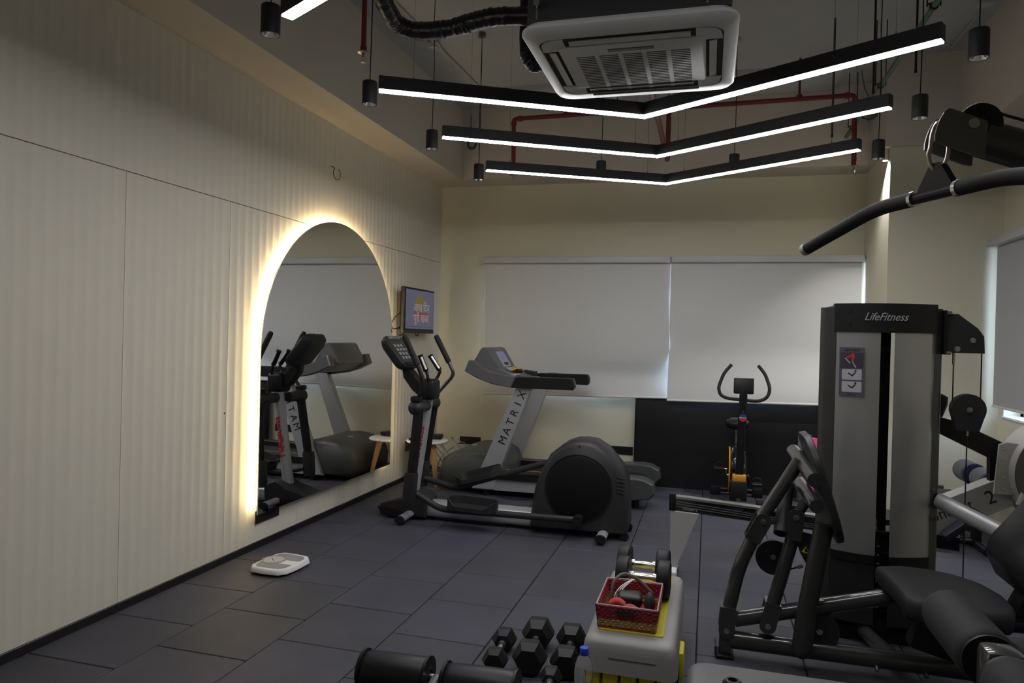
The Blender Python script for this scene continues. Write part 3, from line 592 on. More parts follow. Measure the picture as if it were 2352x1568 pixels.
tag(MB().rbox((0.355, YB-0.045, 0.305), (0.395, YB-0.0147, 0.335), 0.005, 1).tube(fillet([(0.36, YB-0.03, 0.318), (0.30, 7.6, 0.29), (0.26, 7.4, 0.24), (0.22, 7.25, 0.16), (0.2, 7.2, 0.015)], 0.1), 0.004, 6).build('plug_lead', CABLE), 'black plug and lead in the back wall socket', 'cable')
# ================================================================== BATHROOM SCALE
SC = thing('bathroom_scale', 'white and grey mechanical bathroom scale with round dial on the floor', 'scale', (0.41, 4.0, 0))
def scp(i, z, n=9):
    c = [(0.246, 3.853), (0.535, 3.855), (0.575, 4.150), (0.292, 4.175)]; c = [(0.270, 3.853), (0.525, 3.845), (0.545, 4.150), (0.295, 4.180)]
    cx = sum(p[0] for p in c)/4; cy = sum(p[1] for p in c)/4; out = []
    for k in range(4):
        a = Vector(c[k]); b_ = Vector(c[(k+1) % 4]); mid = (a+b_)/2; nn = (mid-Vector((cx, cy))).normalized()
        for j in range(1, n):
            t = j/n; p = a.lerp(b_, t)+nn*0.022*4*t*(1-t)*0.7; v = p-Vector((cx, cy)); out.append((cx+v.x*(1-i/v.length), cy+v.y*(1-i/v.length), z))
    return out
MB().loft([scp(0.012, 0.012), scp(0.0, 0.016), scp(0.0, 0.022), scp(0.006, 0.040), scp(0.012, 0.045)]).build('body', WHITEP, SC, smooth=50)
MB().loft([scp(0.03, 0.0), scp(0.03, 0.012)]).build('base', BLACKP, SC)
GM = mat('grey_scale_mat', (0.26, 0.26, 0.27), 0.7, var=0.05, bump=0.2, bscale=500)
dc = Vector((0.352, 4.015))
for half in (0, 1):
    P = scp(0.035, 0)
    y_mid = 4.0
    pts = [(p[0], p[1]) for p in P if (p[1] > y_mid+0.025 if half else p[1] < y_mid-0.02)]
    cxx = sum(p[0] for p in pts)/len(pts); cyy = sum(p[1] for p in pts)/len(pts); pts.sort(key=lambda p: math.atan2(p[1]-cyy, p[0]-cxx))
    q2 = []
    for p in pts:
        v = Vector(p)-dc
        if v.length < 0.085: v = v.normalized()*0.085
        q2.append(tuple(dc+v))
    MB().prism(q2, 'z', 0.0445, 0.0465).build('foot_mat', GM, SC, smooth=0)
MB().lathe([(0.078, 0.044), (0.077, 0.051), (0.066, 0.053), (0.064, 0.048)], (dc.x, dc.y, 0), seg=32).build('dial_rim', mat('dial_rim', (0.55, 0.5, 0.52), 0.2, 0.3, var=0.05), SC)
di = MB().cyl((dc.x, dc.y, 0.045), (dc.x, dc.y, 0.0485), 0.065, seg=32).build('dial_face', mat('dial_cream', (0.5, 0.46, 0.44), 0.4, var=0.05), SC)
MB().box((dc.x-0.008, dc.y-0.035, 0.0486), (dc.x-0.004, dc.y+0.025, 0.0496), rot=(0, 0, 0.7)).build('needle', REDC, di, smooth=0)
for a0, mm in ((150, REDC), (172, GREEN), (194, YELLOW)):
    MB().loft([[(dc.x+r*math.cos(math.radians(a0+k*5)), dc.y+r*math.sin(math.radians(a0+k*5)), 0.0535) for r in (0.067, 0.076)] for k in range(5)], caps=False, closed=False).build('dial_colour_band', mm, di, smooth=0)
# ================================================================== TREADMILL
TMD = mat('treadmill_charcoal', (0.055, 0.056, 0.056), 0.42, var=0.06, vscale=10)
TMH = mat('treadmill_hood_olive', (0.060, 0.061, 0.055), 0.45, var=0.05, vscale=8)
tm = thing('treadmill', 'grey and black treadmill standing along the blinds', 'treadmill', (1.55, 6.9, 0))
for s, (ya, yb) in ((0, (6.47, 6.56)), (1, (7.22, 7.31))):
    MB().bprism([(0.95, 0.06), (2.34, 0.075), (2.34, 0.168), (0.95, 0.165)], 'y', ya, yb, 0.008).build('side_frame', SILVER, tm)
    yi, yo = (6.45, 6.60) if s == 0 else (7.18, 7.33)
    MB().bprism([(0.95, 0.168), (2.28, 0.172), (2.28, 0.245), (0.95, 0.235)], 'y', yi, yo, 0.010).build('foot_rail', BLACKP, tm)
    yy = 6.592 if s == 0 else 7.188
    MB().box((0.98, yy-0.004, 0.2435), (2.26, yy+0.004, 0.2465)).build('orange_stripe', ORANGE, tm, smooth=0)
    ca, cb_ = (6.42, 6.61) if s == 0 else (7.17, 7.36)
    MB().bprism([(2.22, 0.082), (2.36, 0.076), (2.55, 0.105), (2.592, 0.155), (2.578, 0.235), (2.50, 0.275), (2.42, 0.285), (2.22, 0.275)], 'y', ca, cb_, 0.014).build('rear_cap', TMD, tm)
    for x in (1.0, 2.42): MB().cyl((x, (ya+yb)/2, 0.0), (x, (ya+yb)/2, 0.08), 0.03, seg=14).build('foot', RUBBER, tm)
MB().box((0.95, 6.6, 0.10), (2.36, 7.18, 0.185)).build('deck', BLACKP, tm, smooth=0)
MB().loft([[(x, y, z) for y in (6.61, 7.17)] for x, z in [(1.0, 0.192), (2.40, 0.197)]+[(2.42+0.055*math.sin(a), 0.142+0.055*math.cos(a)) for a in [PI*k/10 for k in range(11)]]], caps=False, closed=False).build('running_belt', RUBBER, tm, smooth=60)
hood = MB().bprism([(0.56, 0.05), (0.515, 0.10), (0.505, 0.22), (0.54, 0.315), (0.62, 0.375), (0.74, 0.412), (0.88, 0.425), (1.02, 0.41), (1.12, 0.36), (1.16, 0.26), (1.17, 0.05)], 'y', 6.50, 7.30, 0.05).build('motor_hood', TMH, tm, smooth=50)
MB().cyl((0.76, 6.85, 0.412), (0.76, 6.85, 0.421), 0.03, seg=18).build('hood_badge', SILVER, tm)
for ya, yb in ((6.46, 6.54), (7.24, 7.32)):
    MB().bprism([(0.865, 0.06), (1.085, 0.06), (1.16, 0.30), (1.435, 1.06), (1.285, 1.06), (0.93, 0.22)], 'y', ya, yb, 0.012).build('upright', SILVER, tm)
ARMP = [(0.775, 1.185), (0.90, 1.122), (1.05, 1.073), (1.24, 1.045), (1.285, 1.145), (1.15, 1.162), (1.0, 1.20), (0.90, 1.245), (0.86, 1.285), (0.815, 1.29)]
RAILP = [(1.243, 1.045), (1.825, 1.045), (1.842, 1.07), (1.842, 1.11), (1.825, 1.15), (1.80, 1.155), (1.32, 1.15), (1.288, 1.145)]
for ya, yb in ((6.42, 6.53), (7.25, 7.36)):
    MB().bprism(ARMP, 'y', ya, yb, 0.012).build('console_arm', mat('treadmill_grey', (0.15, 0.15, 0.155), 0.38, 0.3, var=0.05), tm, smooth=40)
    MB().bprism(RAILP, 'y', ya-0.004, yb+0.004, 0.014).build('handrail', BLACKP, tm, smooth=40)
TMG = MATS['treadmill_grey']
MB().bprism([(0.83, 1.19), (0.95, 1.12), (1.08, 1.09), (1.28, 1.075), (1.31, 1.12), (1.20, 1.16), (1.08, 1.205), (0.86, 1.26)], 'y', 6.53, 7.25, 0.008).build('console_tray', TMG, tm)
MB().bprism([(0.79, 1.20), (0.80, 1.27), (0.875, 1.40), (0.905, 1.415), (0.94, 1.412), (0.965, 1.395), (1.085, 1.20), (0.98, 1.16)], 'y', 6.60, 7.18, 0.02).build('console_hood', TMG, tm, smooth=40)
cn = Vector((0.85, 0, 0.525)); cu_ = Vector((0.525, 0, -0.85))                     # console face normal and down-slope
def con(a, yy, b=0): q = Vector((0.968, 0, 1.392))+cu_*a+cn*b; return (q.x, yy, q.z)
def conplate(a0, a1, y0, y1, h0, h1): return MB().loft([[con(a0, y0, h), con(a1, y0, h), con(a1, y1, h), con(a0, y1, h)] for h in (h0, h1)])
conplate(0.025, 0.20, 6.76, 7.02, 0.0, 0.006).build('display_bezel', LGREYP, tm, smooth=0)
conplate(0.035, 0.125, 6.80, 6.98, 0.006, 0.008).build('display_screen', mat('lcd_blue', (0.05, 0.05, 0.12), 0.2, emit=(0.25, 0.27, 0.6), estr=0.22), tm, smooth=0)
conplate(0.15, 0.18, 6.82, 6.96, 0.006, 0.008).build('display_window', DGREYP, tm, smooth=0)
for k in range(3):
    y = 6.76+k*0.11; p = Vector((1.13, y, 1.205))
    MB().tube([(p.x+0.03*math.cos(a), y+0.03*math.sin(a), 1.205-0.03*math.cos(a)*0.45) for a in [2*PI*i/16 for i in range(17)]], 0.007, 6).build('keypad_ring', LGREYP, tm)
MB().rbox((1.19, 6.57, 1.15), (1.25, 6.74, 1.166), 0.004, 1).build('speed_key_strip', LGREYP, tm)
MB().bprism([(1.16, 1.12), (1.30, 1.10), (1.30, 1.17), (1.18, 1.185)], 'y', 7.10, 7.25, 0.01).build('accessory_cup', DGREYP, tm)
for y in (6.475, 7.305): MB().rbox((1.40, y-0.03, 1.150), (1.50, y+0.03, 1.158), 0.003, 1).build('pulse_sensor', GREYP, tm)
ld = Vector((0.37, 0, 0.93)).normalized()
for k, ch_ in enumerate('MATRIX'): text('letter', ch_, 0.105, frame(tuple(Vector((1.256, 6.4585, 0.762))+ld*0.094*(k-2.5)), ld, (0, -1, 0)), BLACKP, tm, sx=1.0)
MB().tube(fillet([(1.1, 6.45, 0.02), (1.25, 6.40, 0.012), (1.4, 6.41, 0.012), (1.5, 6.46, 0.015)], 0.1), 0.005, 6).build('power_cable', CABLE, tm)
# things left on the console
ys_ = MB()
for k in range(9): ys_.ball((1.17+0.012*math.sin(k*2.1), 6.86+0.018*k-0.06, 1.198+0.006*math.cos(k*1.7)), (0.026, 0.022, 0.017), 10, 6)
tag(ys_.build('yellow_strap', mat('yellow_webbing', (0.62, 0.36, 0.01), 0.6, var=0.1), smooth=60), 'crumpled yellow strap lying on the treadmill console', 'strap')
bb = thing('small_bottle', 'small black bottle with red band lying on the treadmill console', 'bottle', (1.2, 6.82, 1.17))
MB().lathe([(0.0, 0), (0.021, 0.002), (0.022, 0.09), (0.016, 0.105), (0.010, 0.108)], (1.215, 6.72, 1.19), (0.25, 0.95, -0.03), seg=16).build('body', BLACKP, bb)
MB().cyl((1.234, 6.795, 1.188), (1.237, 6.806, 1.188), 0.0225, seg=16).build('red_band', REDC, bb)
MB().cyl((1.241, 6.825, 1.186), (1.247, 6.85, 1.185), 0.011, seg=12).build('cap', LGREYP, bb)
# ================================================================== ELLIPTICAL
EL = thing('elliptical_trainer', 'black and silver elliptical trainer facing the arched mirror', 'elliptical', (1.4, 5.55, 0))
MB().rbox((0.76, 5.45, 0.025), (1.74, 5.63, 0.145), 0.03, 3).build('base_rail', SILVER, EL)
MB().bprism([(0.405, 0.105), (0.44, 0.022), (0.82, 0.022), (0.83, 0.16), (0.78, 0.20), (0.72, 0.225), (0.66, 0.205), (0.60, 0.17), (0.46, 0.125)], 'y', 5.41, 5.67, 0.02).build('front_base_cover', DGREYP, EL, smooth=40)
MB().prism([(0.40, 0.092), (0.44, 0.02), (0.70, 0.02), (0.70, 0.06), (0.46, 0.088)], 'y', 5.395, 5.685).build('front_foot_skirt', BLACKP, EL, smooth=0)
def stab(x, y0, y1, z):
    s = MB(); sec = [(x+0.04*math.cos(a), z+0.027*math.sin(a)) for a in [2*PI*i/18 for i in range(18)]]
    s.prism(sec, 'y', y0+0.02, y1-0.02).build('stabiliser', SILVER, EL)
    for a, b_ in ((y0, y0+0.022), (y1-0.022, y1)): MB().prism([(x+(u-x)*1.03, z+(v-z)*1.05) for u, v in sec], 'y', a, b_).build('stabiliser_cap', RUBBER, EL)
    for y in (y0+0.05, y1-0.05): MB().cyl((x, y, 0), (x, y, 0.022), 0.022, seg=14).build('levelling_foot', RUBBER, EL)
stab(0.685, 5.20, 5.90, 0.048); stab(2.285, 5.22, 5.88, 0.048)
post = [((0.655, 5.54, 0.15), 0.046, 0.055), ((0.72, 5.54, 0.60), 0.043, 0.05), ((0.778, 5.54, 1.02), 0.040, 0.047)]
MB().loft([[(c[0]+a*math.cos(t), c[1]+b_*math.sin(t), c[2]) for t in [2*PI*i/20 for i in range(20)]] for c, a, b_ in post]).build('upright_post', SILVER, EL, smooth=60)
text('lettering', 'LifeFitness', 0.078, frame((0.716, 5.4865, 0.585), (0.15, 0, 1.0), (0.0, -1, 0)), mat('red_lettering', (0.45, 0.012, 0.02), 0.4, var=0.02), EL, shear=0.3, sx=1.1, bold=0.002)
MB().rbox((0.70, 5.455, 0.985), (0.85, 5.625, 1.155), 0.03, 3).build('post_cap', BLACKP, EL)
MB().bprism([(0.72, 1.00), (0.745, 1.09), (0.685, 1.165), (0.60, 1.25), (0.545, 1.25), (0.56, 1.16), (0.64, 1.06)], 'y', 5.49, 5.59, 0.012).build('console_neck', BLACKP, EL, smooth=40)
e1 = Vector((0.20, 0, -0.245)).normalized(); en = Vector((0.775, 0, 0.632)); ec = Vector((0.525, 5.54, 1.375))
def epl(hw, a0, a1, b0, b1, r=0.05): 
    sec = rrect(-hw, a0, hw, a1, r, 4); return MB().loft([[tuple(ec+Vector((0, 1, 0))*u+e1*v+en*bb_) for u, v in sec] for bb_ in (b0, b1)])
MB().loft([[tuple(ec+Vector((0, 1, 0))*u*k+e1*v*k+en*bb_) for u, v in rrect(-0.175, -0.165, 0.175, 0.165, 0.06, 4)] for bb_, k in ((-0.075, 0.75), (-0.05, 0.93), (-0.01, 1.0), (0.008, 0.985), (0.012, 0.95))]).build('console', DGREYP, EL, smooth=50)
epl(0.14, -0.12, 0.115, 0.010, 0.0135, 0.03).build('console_face', mat('console_face_black', (0.03, 0.03, 0.034), 0.3, var=0.05), EL)
for r_ in range(4):
    for c_ in range(4):
        if (r_, c_) in ((0, 3),): continue
        u = -0.095+0.062*c_; v = -0.055+0.042*r_; a = ec+Vector((0, 1, 0))*u+e1*v
        MB().loft([[tuple(a+Vector((0, 1, 0))*x_+e1*y_+en*h) for x_, y_ in ((-0.018, -0.012), (0.018, -0.012), (0.018, 0.012), (-0.018, 0.012))] for h in (0.0135, 0.0155)]).build('console_key', REDC if (r_, c_) == (2, 3) else mat('console_key_grey', (0.30, 0.30, 0.31), 0.45, var=0.05), EL, smooth=0)
text('console_logo', 'LifeFitness', 0.055, frame(tuple(ec-e1*0.143+en*0.0135), (0, 1, 0), en), LGREYP, EL, shear=0.3)
epl(0.13, 0.122, 0.155, 0.010, 0.022, 0.012).build('reading_ledge', BLACKP, EL)
for (t0, t1, bb0, Y_) in (((965, 816), (979, 852), (984, 872), 5.455), ((988, 816), (1010, 850), (1004, 868), 5.635)):
    a, c1, c2 = atY(*t0, Y_), atY(*t1, Y_), atY(*bb0, Y_); d = (c1-a).normalized()
    MB().tube(fillet([(0.79, 5.54+(Y_-5.54)*0.5, 1.12), tuple(c2), tuple(c1+d*0.01), tuple(c1-d*0.02)], 0.03), 0.0125, 10).build('grip_bar', BLACKP, EL, smooth=50)
    MB().lathe([(0.0, -0.004), (0.024, -0.002), (0.025, 0.004), (0.021, 0.008), (0.022, (c1-a).length-0.004), (0.019, (c1-a).length)], tuple(a), tuple(d), seg=14).build('pulse_grip', BLACKP, EL, smooth=50)
    sd = Vector((0.55, -0.8, 0.2)); sd = (sd-d*sd.dot(d)).normalized(); k_ = d.cross(sd)
    MB().loft([[tuple(a+d*s_+sd*0.0185+k_*0.010), tuple(a+d*s_+sd*0.0232+k_*0.006), tuple(a+d*s_+sd*0.0232-k_*0.006), tuple(a+d*s_+sd*0.0185-k_*0.010)] for s_ in (0.018, (c1-a).length-0.012)]).build('pulse_contact', mat('pulse_steel', (0.6, 0.6, 0.6), 0.3, 0.3, var=0.03), EL)
# moving arms
for near in (1, 0):
    if near: y = 5.25; P = [(0.673, y, 1.507), (0.795, y, 1.274), (0.846, y, 1.16), (0.84, y, 1.10), (0.80, y+0.01, 1.01), (0.785, y+0.02, 0.95)]; g0, g1 = P[0], P[1]; low = [(0.800, y+0.03, 0.94), (0.762, y+0.01, 0.40)]; by = y+0.01; bx = (0.758, 0.742)
    else: y = 5.83; P = [(0.715, y, 1.512), (0.852, y, 1.265), (0.885, y, 1.20), (0.87, y, 1.16), (0.735, y-0.01, 1.005), (0.725, y-0.02, 0.93)]; g0, g1 = P[0], P[1]; low = [(0.72, y-0.03, 0.93), (0.635, y-0.01, 0.38)]; by = y-0.01; bx = (0.635, 0.62)
    MB().tube(fillet(P, 0.06, 5), 0.0165, 12).build('handle_arm', GUN if not near else BLACKP, EL, smooth=50)
    d = (Vector(g1)-Vector(g0)).normalized(); q0 = Vector(g0)
    MB().lathe([(0.0, -0.012), (0.016, -0.008), (0.0225, 0.004), (0.0245, 0.03), (0.0235, 0.20), (0.024, 0.255), (0.0185, 0.258)], tuple(q0), tuple(d), seg=16).build('foam_grip', FOAM, EL, smooth=50)
    yo = -1 if near else 1
    pv = Vector((P[-1][0], 5.54, 0.935)); y0 = 5.225 if near else 5.855
    MB().loft([[(pv.x-0.01+rr_*math.cos(t), yv, pv.z+rr_*0.95*math.sin(t)) for t in [2*PI*i/20 for i in range(20)]] for yv, rr_ in [(y0, 0.015), (y0-yo*0.012, 0.045), (y0-yo*0.04, 0.062), (y0-yo*0.09, 0.062), (y0-yo*0.15, 0.05), (5.54+yo*0.05, 0.046)]]).build('pivot_housing', DGREYP, EL, smooth=60)
    MB().rbox((pv.x-0.045, P[-1][1]-0.035, 0.985), (pv.x+0.035, P[-1][1]+0.035, 1.03), 0.012, 2).build('pivot_collar', BLACKP, EL)
    a, b_ = Vector(low[0]), Vector(low[1])
    MB().loft([[tuple(c+Vector((w_*math.cos(t), 0.03*math.sin(t), 0))) for t in [2*PI*i/16 for i in range(16)]] for c, w_ in ((a, 0.043), (b_, 0.041))]).build('lower_arm', BLACKP, EL, smooth=60)
    c0, c1 = Vector((bx[0], by, 0.42)), Vector((bx[1], by, 0.195))
    MB().loft([[tuple(c+Vector((u, v, 0))) for u, v in rrect(-w_, -0.042, w_, 0.042, 0.03, 4)] for c, w_ in ((c0, 0.045), (c0.lerp(c1, 0.1), 0.052), (c0.lerp(c1, 0.8), 0.053), (c1, 0.042))]).build('arm_boot', DGREYP, EL, smooth=50)
    L = [(0.75, 5.30, 0.262), (0.99, 5.30, 0.142), (1.12, 5.30, 0.140), (1.30, 5.30, 0.143), (2.10, 5.30, 0.155)] if near else [(0.655, 5.79, 0.27), (0.92, 5.79, 0.212), (1.03, 5.79, 0.232), (1.12, 5.79, 0.27), (1.75, 5.79, 0.485)]
    MB().tube(fillet(L, 0.09, 6), 0.026, 14).build('pedal_link', DGREYP, EL, smooth=50)
    if near: MB().cyl((2.10, 5.265, 0.15), (2.10, 5.37, 0.15), 0.038, seg=20).build('crank_joint', BLACKP, EL)
    # pedal
    pc = Vector((1.265, 5.30, 0.178)) if near else Vector((1.158, 5.79, 0.318)); ang = 0.03 if near else -0.30
    out = rrect(-0.205, -0.095, 0.205, 0.095, 0.09, 6); ped = MB().prism([(u, v) for u, v in out], 'z', -0.02, 0.0)
    n_ = len(out); rim = []
    for k, (u, v) in enumerate(out):
        h = 0.062 if v > -0.02 else 0.062-0.05*sm((-v-0.02)/0.06)*sm((0.19-abs(u))/0.08)
        rim.append((u, v, h))
    ped.loft([[(u, v, -0.02) for u, v, h in rim], [(u*1.01, v*1.02, h) for u, v, h in rim], [(u*0.97, v*0.94, h) for u, v, h in rim], [(u*0.95, v*0.90, 0.0) for u, v, h in rim]], caps=False)
    ped.move(Matrix.Translation(pc) @ Matrix.Rotation(ang, 4, 'Y')).build('pedal', DGREYP, EL, smooth=40)
# drive shell
SH = [(1.705, 0.03), (1.712, 0.16), (1.738, 0.34), (1.79, 0.50), (1.86, 0.625), (1.95, 0.70), (2.03, 0.73), (2.10, 0.737), (2.19, 0.728), (2.28, 0.675), (2.35, 0.60), (2.41, 0.53), (2.44, 0.45), (2.458, 0.30), (2.465, 0.10), (2.45, 0.035)]
MB().bprism(SH, 'y', 5.38, 5.74, 0.035).build('drive_shell', DGREYP, EL, smooth=50)
MB().lathe([(0.0, 0.008), (0.235, 0.008), (0.245, 0.004), (0.247, -0.01)], (2.085, 5.377, 0.375), (0, -1, 0), seg=56).build('drive_disc', mat('disc_black', (0.006, 0.006, 0.007), 0.5, spec=0.3, var=0.1), EL, smooth=40)
MB().ring((2.085, 5.383, 0.375), (2.085, 5.373, 0.375), 0.262, 0.254, 56).build('disc_rim', BLACKP, EL)
for k in range(5): MB().rbox((2.375, 5.376, 0.36+0.028*k), (2.44, 5.384, 0.372+0.028*k), 0.003, 1, rot=(0, 0.15, 0)).build('vent_slot', SOCK2, EL)
for x, z in ((2.087, 0.70), (1.765, 0.47), (2.43, 0.10), (1.80, 0.05)): MB().cyl((x, 5.376, z), (x, 5.384, z), 0.008, seg=10).build('screw_hole', SOCK2, EL)
for y in (5.42, 5.70): MB().cyl((2.44, y-0.015, 0.035), (2.44, y+0.015, 0.035), 0.035, seg=18).build('transport_wheel', RUBBER, EL)
# ================================================================== WALL MAT AND ROLLED MATS
wm = MB().loft([[(x, y, z) for x, y in rrect(2.285, ya, 4.46, yb, 0.02, 3)] for z, ya, yb in ((0.0, 7.552, 7.632), (0.3, 7.566, 7.646), (0.6, 7.58, 7.66), (0.90, 7.594, 7.674), (0.922, 7.605, 7.665))])
tag(wm.build('wall_mat', mat('black_mat_vinyl', (0.006, 0.006, 0.0065), 0.6, spec=0.3, var=0.25, vscale=3, bump=0.3, bscale=18), smooth=50), 'large black padded mat propped upright against the wall under the blinds', 'mat')
def rollmat(label, x, y, r, h, m_):
    t = thing('rolled_mat', label, 'yoga mat', (x, y, 0), 'rolled yoga mats'); s = MB(); n = 60; th = 0.0055
    pts = [((0.018+(r-0.018)*k/n)*math.cos(k*0.62), (0.018+(r-0.018)*k/n)*math.sin(k*0.62)) for k in range(n+1)]
    s.lathe([(0.018, 0.0), (r, 0.0), (r, h-0.003), (r-0.003, h), (0.02, h-0.002), (0.018, 0.0)], (x, y, 0), seg=28).build('roll', m_, t, smooth=50)
    MB().tube([(x+a, y+b_, h+0.0005) for a, b_ in pts], 0.0012, 5).build('spiral_edge', m_, t)
rollmat('pink rolled yoga mat standing against the black wall mat', 3.985, 7.33, 0.066, 0.625, PINK)
rollmat('grey rolled yoga mat standing behind the pink one', 3.95, 7.475, 0.062, 0.64, GREYP)
# ================================================================== EXERCISE BIKE
BK = thing('exercise_bike', 'black upright exercise bike with orange accents before the wall mat', 'exercise bike', (3.32, 7.1, 0))
BG = mat('bike_gloss_black', (0.010, 0.010, 0.012), 0.12, var=0.1, coat=0.5)
for y in (7.42, 6.80):
    MB().cyl((3.16, y, 0.055), (3.48, y, 0.055), 0.028, seg=14).build('stabiliser_bar', BLACKM, BK)
    for a, b_ in ((3.07, 3.17), (3.47, 3.57)): MB().rbox((a, y-0.04, 0.0), (b_, y+0.04, 0.092), 0.012, 2).build('stabiliser_cap', BLACKP, BK)
MB().rbox((3.295, 6.82, 0.04), (3.345, 7.42, 0.09), 0.01, 1).build('base_beam', BLACKM, BK)
MB().bprism([(7.225+0.215*math.cos(a), 0.29+0.235*math.sin(a)) for a in [2*PI*i/36 for i in range(36)]], 'x', 3.245, 3.395, 0.025).build('flywheel_cover', BG, BK, smooth=50)
MB().rbox((3.245, 6.88, 0.03), (3.395, 7.0, 0.24), 0.012, 2).build('front_fork', BLACKP, BK)
MB().rbox((3.275, 7.12, 0.42), (3.365, 7.32, 0.54), 0.02, 2).build('upper_cover', BG, BK)
MB().tube([(3.2405, 7.225+0.195*math.cos(a), 0.29+0.215*math.sin(a)) for a in [PI*(0.5+1.0*i/20) for i in range(21)]], 0.008, 6).build('orange_trim', ORANGE, BK)
MB().rbox((3.262, 6.89, 0.235), (3.386, 6.99, 0.30), 0.014, 2).build('post_collar', ORANGE, BK)
MB().loft([[(cx+u, cy+v, z) for u, v in rrect(-w_, -w_, w_, w_, 0.014, 3)] for cx, cy, z, w_ in ((3.325, 6.95, 0.26, 0.037), (3.342, 6.93, 1.02, 0.036), (3.343, 6.93, 1.09, 0.03))]).build('handlebar_post', BLACKM, BK, smooth=50)
HB = [(3.232, 7.02, 1.313), (3.165, 6.99, 1.235), (3.117, 6.93, 1.10), (3.135, 6.92, 1.03), (3.195, 6.92, 1.003), (3.345, 6.92, 0.992), (3.475, 6.92, 0.985), (3.55, 6.92, 1.02), (3.576, 6.93, 1.10), (3.535, 6.99, 1.235), (3.472, 7.02, 1.313)]
MB().tube(fillet(HB, 0.05, 4), 0.0155, 12).build('handlebar', FOAM, BK, smooth=50)
MB().rbox((3.255, 6.955, 1.045), (3.435, 6.985, 1.195), 0.012, 2, rot=(-0.12, 0.0, 0)).build('console', BLACKP, BK)
MB().rbox((3.258, 6.96, 1.190), (3.432, 6.992, 1.197), 0.002, 1).build('console_edge', SILVER, BK)
MB().cyl((3.342, 6.893, 0.885), (3.342, 6.887, 0.885), 0.009, seg=10).build('adjust_bolt', STEEL, BK)
MB().prism([(3.342+0.033*math.cos(a), 0.835+0.033*math.sin(a)) for a in [PI*i/14 for i in range(15)]], 'y', 6.8955, 6.8945).build('sticker', mat('sticker_blue', (0.02, 0.06, 0.22), 0.4, var=0.05), BK, smooth=0, label='blue half of the round sticker')
MB().prism([(3.342+0.033*math.cos(a), 0.828+0.033*math.sin(a)) for a in [PI+PI*i/14 for i in range(15)]], 'y', 6.8955, 6.8945).build('sticker', mat('sticker_red', (0.5, 0.03, 0.05), 0.4, var=0.05), BK, smooth=0, label='red half of the round sticker')
MB().box((3.309, 6.8945, 0.829), (3.375, 6.8955, 0.834)).build('sticker_band', WHITEP, BK, smooth=0)
MB().loft([[(3.31+w_*math.cos(t), 7.33+yo+l_*math.sin(t), z) for t in [2*PI*i/24 for i in range(24)]] for z, w_, l_, yo in ((0.675, 0.05, 0.08, 0.0), (0.69, 0.095, 0.12, 0.0), (0.725, 0.118, 0.135, 0.0), (0.755, 0.11, 0.13, 0.005), (0.775, 0.07, 0.10, 0.01), (0.78, 0.02, 0.03, 0.01))]).build('saddle', VINYL, BK, smooth=60)
MB().cyl((3.31, 7.33, 0.5), (3.31, 7.33, 0.69), 0.019, seg=14).build('seat_post', STEEL, BK)
MB().cyl((3.31, 7.26, 0.42), (3.31, 7.33, 0.60), 0.03, seg=14).build('seat_tube', BLACKM, BK)
for sx, px_, pz, cz in ((-1, 3.145, 0.315, 0.29), (1, 3.49, 0.19, 0.22)):
    MB().cyl((3.32+sx*0.08, 7.10, 0.255), (3.32+sx*0.10, 7.10, 0.255), 0.02, seg=12).tube([(3.32+sx*0.10, 7.10, 0.255), (3.32+sx*0.105, 7.09, pz)], 0.011, 8).cyl((3.32+sx*0.10, 7.09, pz), (px_, 7.09, pz), 0.006, seg=8).build('crank', STEEL if sx < 0 else BLACKM, BK)
    pp = MB().rbox((px_-0.05, 7.04, pz-0.013), (px_+0.05, 7.14, pz+0.013), 0.008, 1)
    pp.tube([(px_+0.046*math.cos(a), 7.06, pz+0.012+0.05*math.sin(a)) for a in [PI*i/12 for i in range(13)]], 0.0075, 6); pp.build('pedal', RUBBER, BK)
# ================================================================== ROWING MACHINE
RW = thing('rowing_machine', 'light grey rowing machine with long rail and round flywheel cage', 'rowing machine', (3.9, 4.72, 0))
RY = 4.72
def rz(x): return 0.528-0.058*(x-2.82)
rail = lambda dz0, dz1: [(2.825, rz(2.825)+dz0), (4.46, rz(4.46)+dz0), (4.46, rz(4.46)+dz1), (2.825, rz(2.825)+dz1)]
MB().prism(rail(-0.088, -0.012), 'y', RY-0.026, RY+0.026).build('rail_web', BG, RW, smooth=0)
MB().prism(rail(-0.014, 0.0), 'y', RY-0.034, RY+0.034).build('rail_track', mat('brushed_aluminium', (0.5, 0.49, 0.48), 0.3, 0.9, var=0.05), RW, smooth=0)
MB().prism(rail(-0.093, -0.087), 'y', RY-0.03, RY+0.03).build('rail_flange', DGREYP, RW, smooth=0)
for k in range(3): MB().prism([(2.84, rz(2.84)-0.032-0.015*k), (3.1, rz(3.1)-0.036-0.015*k), (3.9, rz(3.9)-0.062-0.008*k), (3.9, rz(3.9)-0.066-0.008*k), (3.1, rz(3.1)-0.041-0.015*k), (2.84, rz(2.84)-0.037-0.015*k)], 'y', RY-0.0275, RY-0.026).build('rail_reflection', GREYP, RW, smooth=0)  # curved grey strips paint room reflections onto the glossy black web
MB().rbox((2.80, RY-0.04, rz(2.82)-0.095), (2.842, RY+0.04, rz(2.82)+0.014), 0.006, 2).build('rail_end_cap', BLACKP, RW)
text('rail_lettering', 'CONCEPT 2', 0.017, frame((2.93, RY-0.0276, rz(2.93)-0.077), (1, 0, -0.058), (0, -1, 0)), LGREYP, RW)
MB().bprism([(2.81, 0.435), (2.99, 0.428), (2.855, 0.065), (2.815, 0.065)], 'y', RY-0.035, RY+0.035, 0.006).build('rear_leg', LGREYP, RW)
MB().rbox((2.808, RY-0.14, 0.03), (2.862, RY+0.14, 0.07), 0.01, 2).build('rear_foot_bar', WHITEP, RW)
